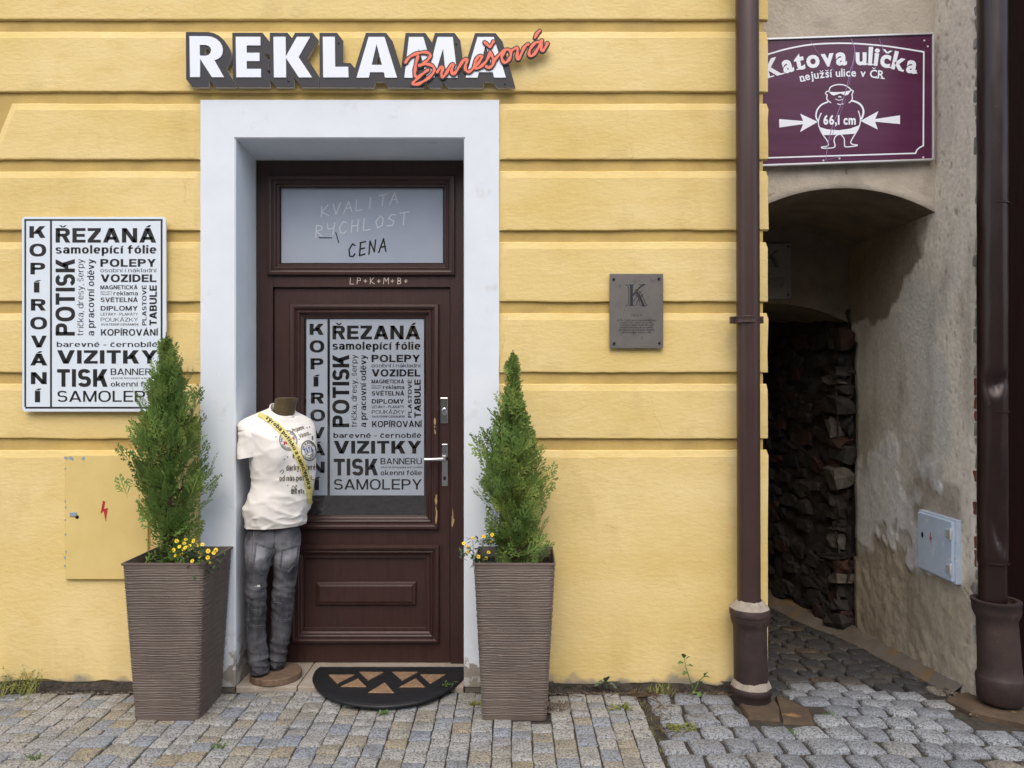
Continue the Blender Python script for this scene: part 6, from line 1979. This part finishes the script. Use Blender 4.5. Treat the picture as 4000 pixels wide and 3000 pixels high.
p = G(135, 2965, -.03); tuft('bright green grass tuft in the lower left corner of the pavement', (p.x, p.y, -.03), 26, .05, M['weed'], 3, .03, False)
p = G(1500, 2790, -.03); tuft('tiny green sprout in the setts just below the doormat', (p.x, p.y, -.03), 8, .03, M['weed'], 4, .012)
p = G(1752, 2690, -.012); tuft('green weed at the right end of the doormat', (p.x, p.y, -.012), 14, .05, M['weed'], 5, .018)
p = G(3075, 2860, -.04); tuft('bright green moss tuft by the gutter slab of the straight downpipe', (p.x, p.y, -.04), 46, .035, M['weed'], 6, .045, False)
p = G(2665, 2840, -.03); tuft('mossy weed strip between the setts and the coarse cobbles', (p.x, p.y, -.035), 50, .03, M['weed_dry'], 7, .06)
p = G(2420, 2768, -.03); tuft('brownish withered weed among the setts right of the planter', (p.x, p.y, -.03), 30, .03, M['weed_dry'], 8, .045)
p = G(3240, 2795, -.04); tuft('small green weed between cobbles at the alley mouth', (p.x, p.y, -.045), 16, .03, M['weed'], 9, .02)
p = G(2560, 2680, -.02); tuft('tuft of grass and dry stalks against the yellow wall', (p.x, -.03, -.03), 30, .09, M['weed_dry'], 10, .06, False)
p = G(1860, 2890 - 140, -.03); tuft('little flattened weed on the setts left of the right planter', (p.x, p.y, -.03), 14, .025, M['weed_dry'], 12, .025)
p = G(3890, 2770, -.02); tuft('dry tangled weed at the foot of the dented downpipe', (2.30, -.15, -.014), 22, .07, M['dry'], 13, .06, False)
# broad-leaved stalk plants
def stalk(label, pts, leaves, material, seed):
    rnd = random.Random(seed)
    m = MB(); q = [P(px, py, Y) for px, py, Y in pts]
    m.tube(q, [.003, .0025, .0018, .001][:len(q)] if len(q) <= 4 else .002, 5)
    for (px, py, Y, dx, dz, L) in leaves:
        a = P(px, py, Y)
        leafy(m, a, Vector((dx, -.5, dz)), L, L * .36, .1)
    o = m.build('leafy_weed', material)
    tag(o, label, 'weed'); return o
stalk('tall sow thistle stalk with rounded leaves against the yellow wall', [(2706, 2690, -.03), (2695, 2655, -.03), (2680, 2610, -.035), (2672, 2565, -.035)],
      [(2672, 2572, -.04, -.2, 1, .035), (2676, 2590, -.04, -1, .2, .045), (2682, 2600, -.04, 1, .15, .035), (2690, 2625, -.04, -.9, -.1, .04), (2678, 2575, -.04, .8, .8, .03)], M['weed'], 1)
stalk('small leafy weed right of the tall stalk by the yellow wall', [(2712, 2700, -.04), (2730, 2660, -.04), (2752, 2640, -.04)], [(2752, 2642, -.045, .3, .9, .035), (2748, 2645, -.045, 1, .3, .03), (2735, 2700, -.05, -.3, -.4, .035), (2752, 2712, -.05, .2, -.7, .035), (2725, 2705, -.05, -1, .1, .035)], M['weed'], 2)
stalk('bluish broad leaved weed at the yellow wall base', [(2370, 2690, -.03), (2365, 2665, -.035), (2360, 2645, -.035)], [(2368, 2672, -.04, -.8, .5, .05), (2366, 2668, -.04, .2, 1, .05), (2372, 2675, -.04, .9, .3, .04), (2380, 2680, -.04, 1, .0, .04), (2352, 2672, -.04, -1, .0, .045)], M['weed_blue'], 3)
# crumbs of soil, stones and dry bits along the wall
rnd = random.Random(15)
m = MB()
def crumb(c, s):
    o = [(s * x * rnd.uniform(.6, 1.2), s * y * rnd.uniform(.6, 1.2), s * z * rnd.uniform(.5, 1.0)) for x, y, z in ((1, 0, 0), (-1, 0, 0), (0, 1, 0), (0, -1, 0), (0, 0, 1), (0, 0, -.6))]
    m.add([(c[0] + a, c[1] + b, c[2] + d) for a, b, d in o], [(0, 2, 4), (2, 1, 4), (1, 3, 4), (3, 0, 4), (2, 0, 5), (1, 2, 5), (3, 1, 5), (0, 3, 5)])
for _ in range(900):
    x = rnd.uniform(-2.6, 1.05)
    if -1.34 < x < -.2: continue
    crumb((x, -.022 + abs(rnd.gauss(0, .018)) * -1, -.036 + rnd.uniform(0, .006)), rnd.uniform(.002, .009))
for _ in range(120):
    crumb((rnd.uniform(.16, .27), rnd.uniform(-.26, -.13), -.028), rnd.uniform(.003, .010))
for _ in range(160):
    crumb((rnd.uniform(2.02, 2.14), rnd.uniform(-.28, .05), -.035), rnd.uniform(.003, .010))
o = m.build('gravel', mat('dark_crumbs', lin('4f4438'), lin('7a7165'), 90, 3, 0.95)); o['kind'] = 'stuff'; o['label'] = 'dark soil crumbs and grit along the wall base'
m = MB()
for k in range(150):
    x = rnd.choice([rnd.uniform(.3, 1.05), rnd.uniform(.55, .72)]); y = rnd.uniform(-.09, -.03) if rnd.random() < .6 else rnd.uniform(-.5, -.05)
    if y < -.1: x = rnd.uniform(.56, .70)
    blade(m, Vector((x, y, -.026)), Vector((rnd.uniform(-1, 1), rnd.uniform(-.6, .6), rnd.uniform(0, .35))), rnd.uniform(.02, .06), rnd.uniform(.002, .006), .1)
o = m.build('litter', M['dry']); o['kind'] = 'stuff'; o['label'] = 'dry stalks and leaf litter by the wall'
# moss in the joints of the coarse cobbles
m = MB()
for k in range(420):
    x = .595 + rnd.gauss(0, .012) if k < 160 else rnd.uniform(.6, 2.4)
    y = rnd.uniform(-.72, -.05) if k < 160 else rnd.uniform(-.7, -.2)
    if k >= 160 and noise.noise(Vector((x * 3, y * 4, 0))) < .15: continue
    blade(m, Vector((x, y, gz(x, y) - .026)), Vector((rnd.uniform(-.8, .8), rnd.uniform(-.6, .6), .8)), rnd.uniform(.012, .03), .003, .2)
o = m.build('moss', M['weed_dry']); o['kind'] = 'stuff'; o['label'] = 'yellowish moss in the cobble joints'

# ------------------------------------------------------------------ house across the street, seen only in glass; added also to block low sky
oh = MB(); oh.box(-26, 26, -30, -21, -.2, 8.5)
opp = oh.build('opposite_house', M['house_b']); tag(opp, 'pale plastered house row across the street behind the viewer', 'building')
m = MB(); m.add([(-26.4, -20.6, 8.5), (26.4, -20.6, 8.5), (26.4, -25.5, 12), (-26.4, -25.5, 12), (26.4, -30.4, 8.5), (-26.4, -30.4, 8.5)], [(0, 1, 2, 3), (3, 2, 4, 5)]); m.build('roof', M['roof'], opp)  # roof of the added house row
for fl in range(2):
    for k in range(17):
        m = MB(); x = -24.5 + k * 3; m.box(x, x + 1.1, -21.02, -20.95, 1.2 + fl * 3.6, 3.0 + fl * 3.6); m.build('window', M['glass'], opp)
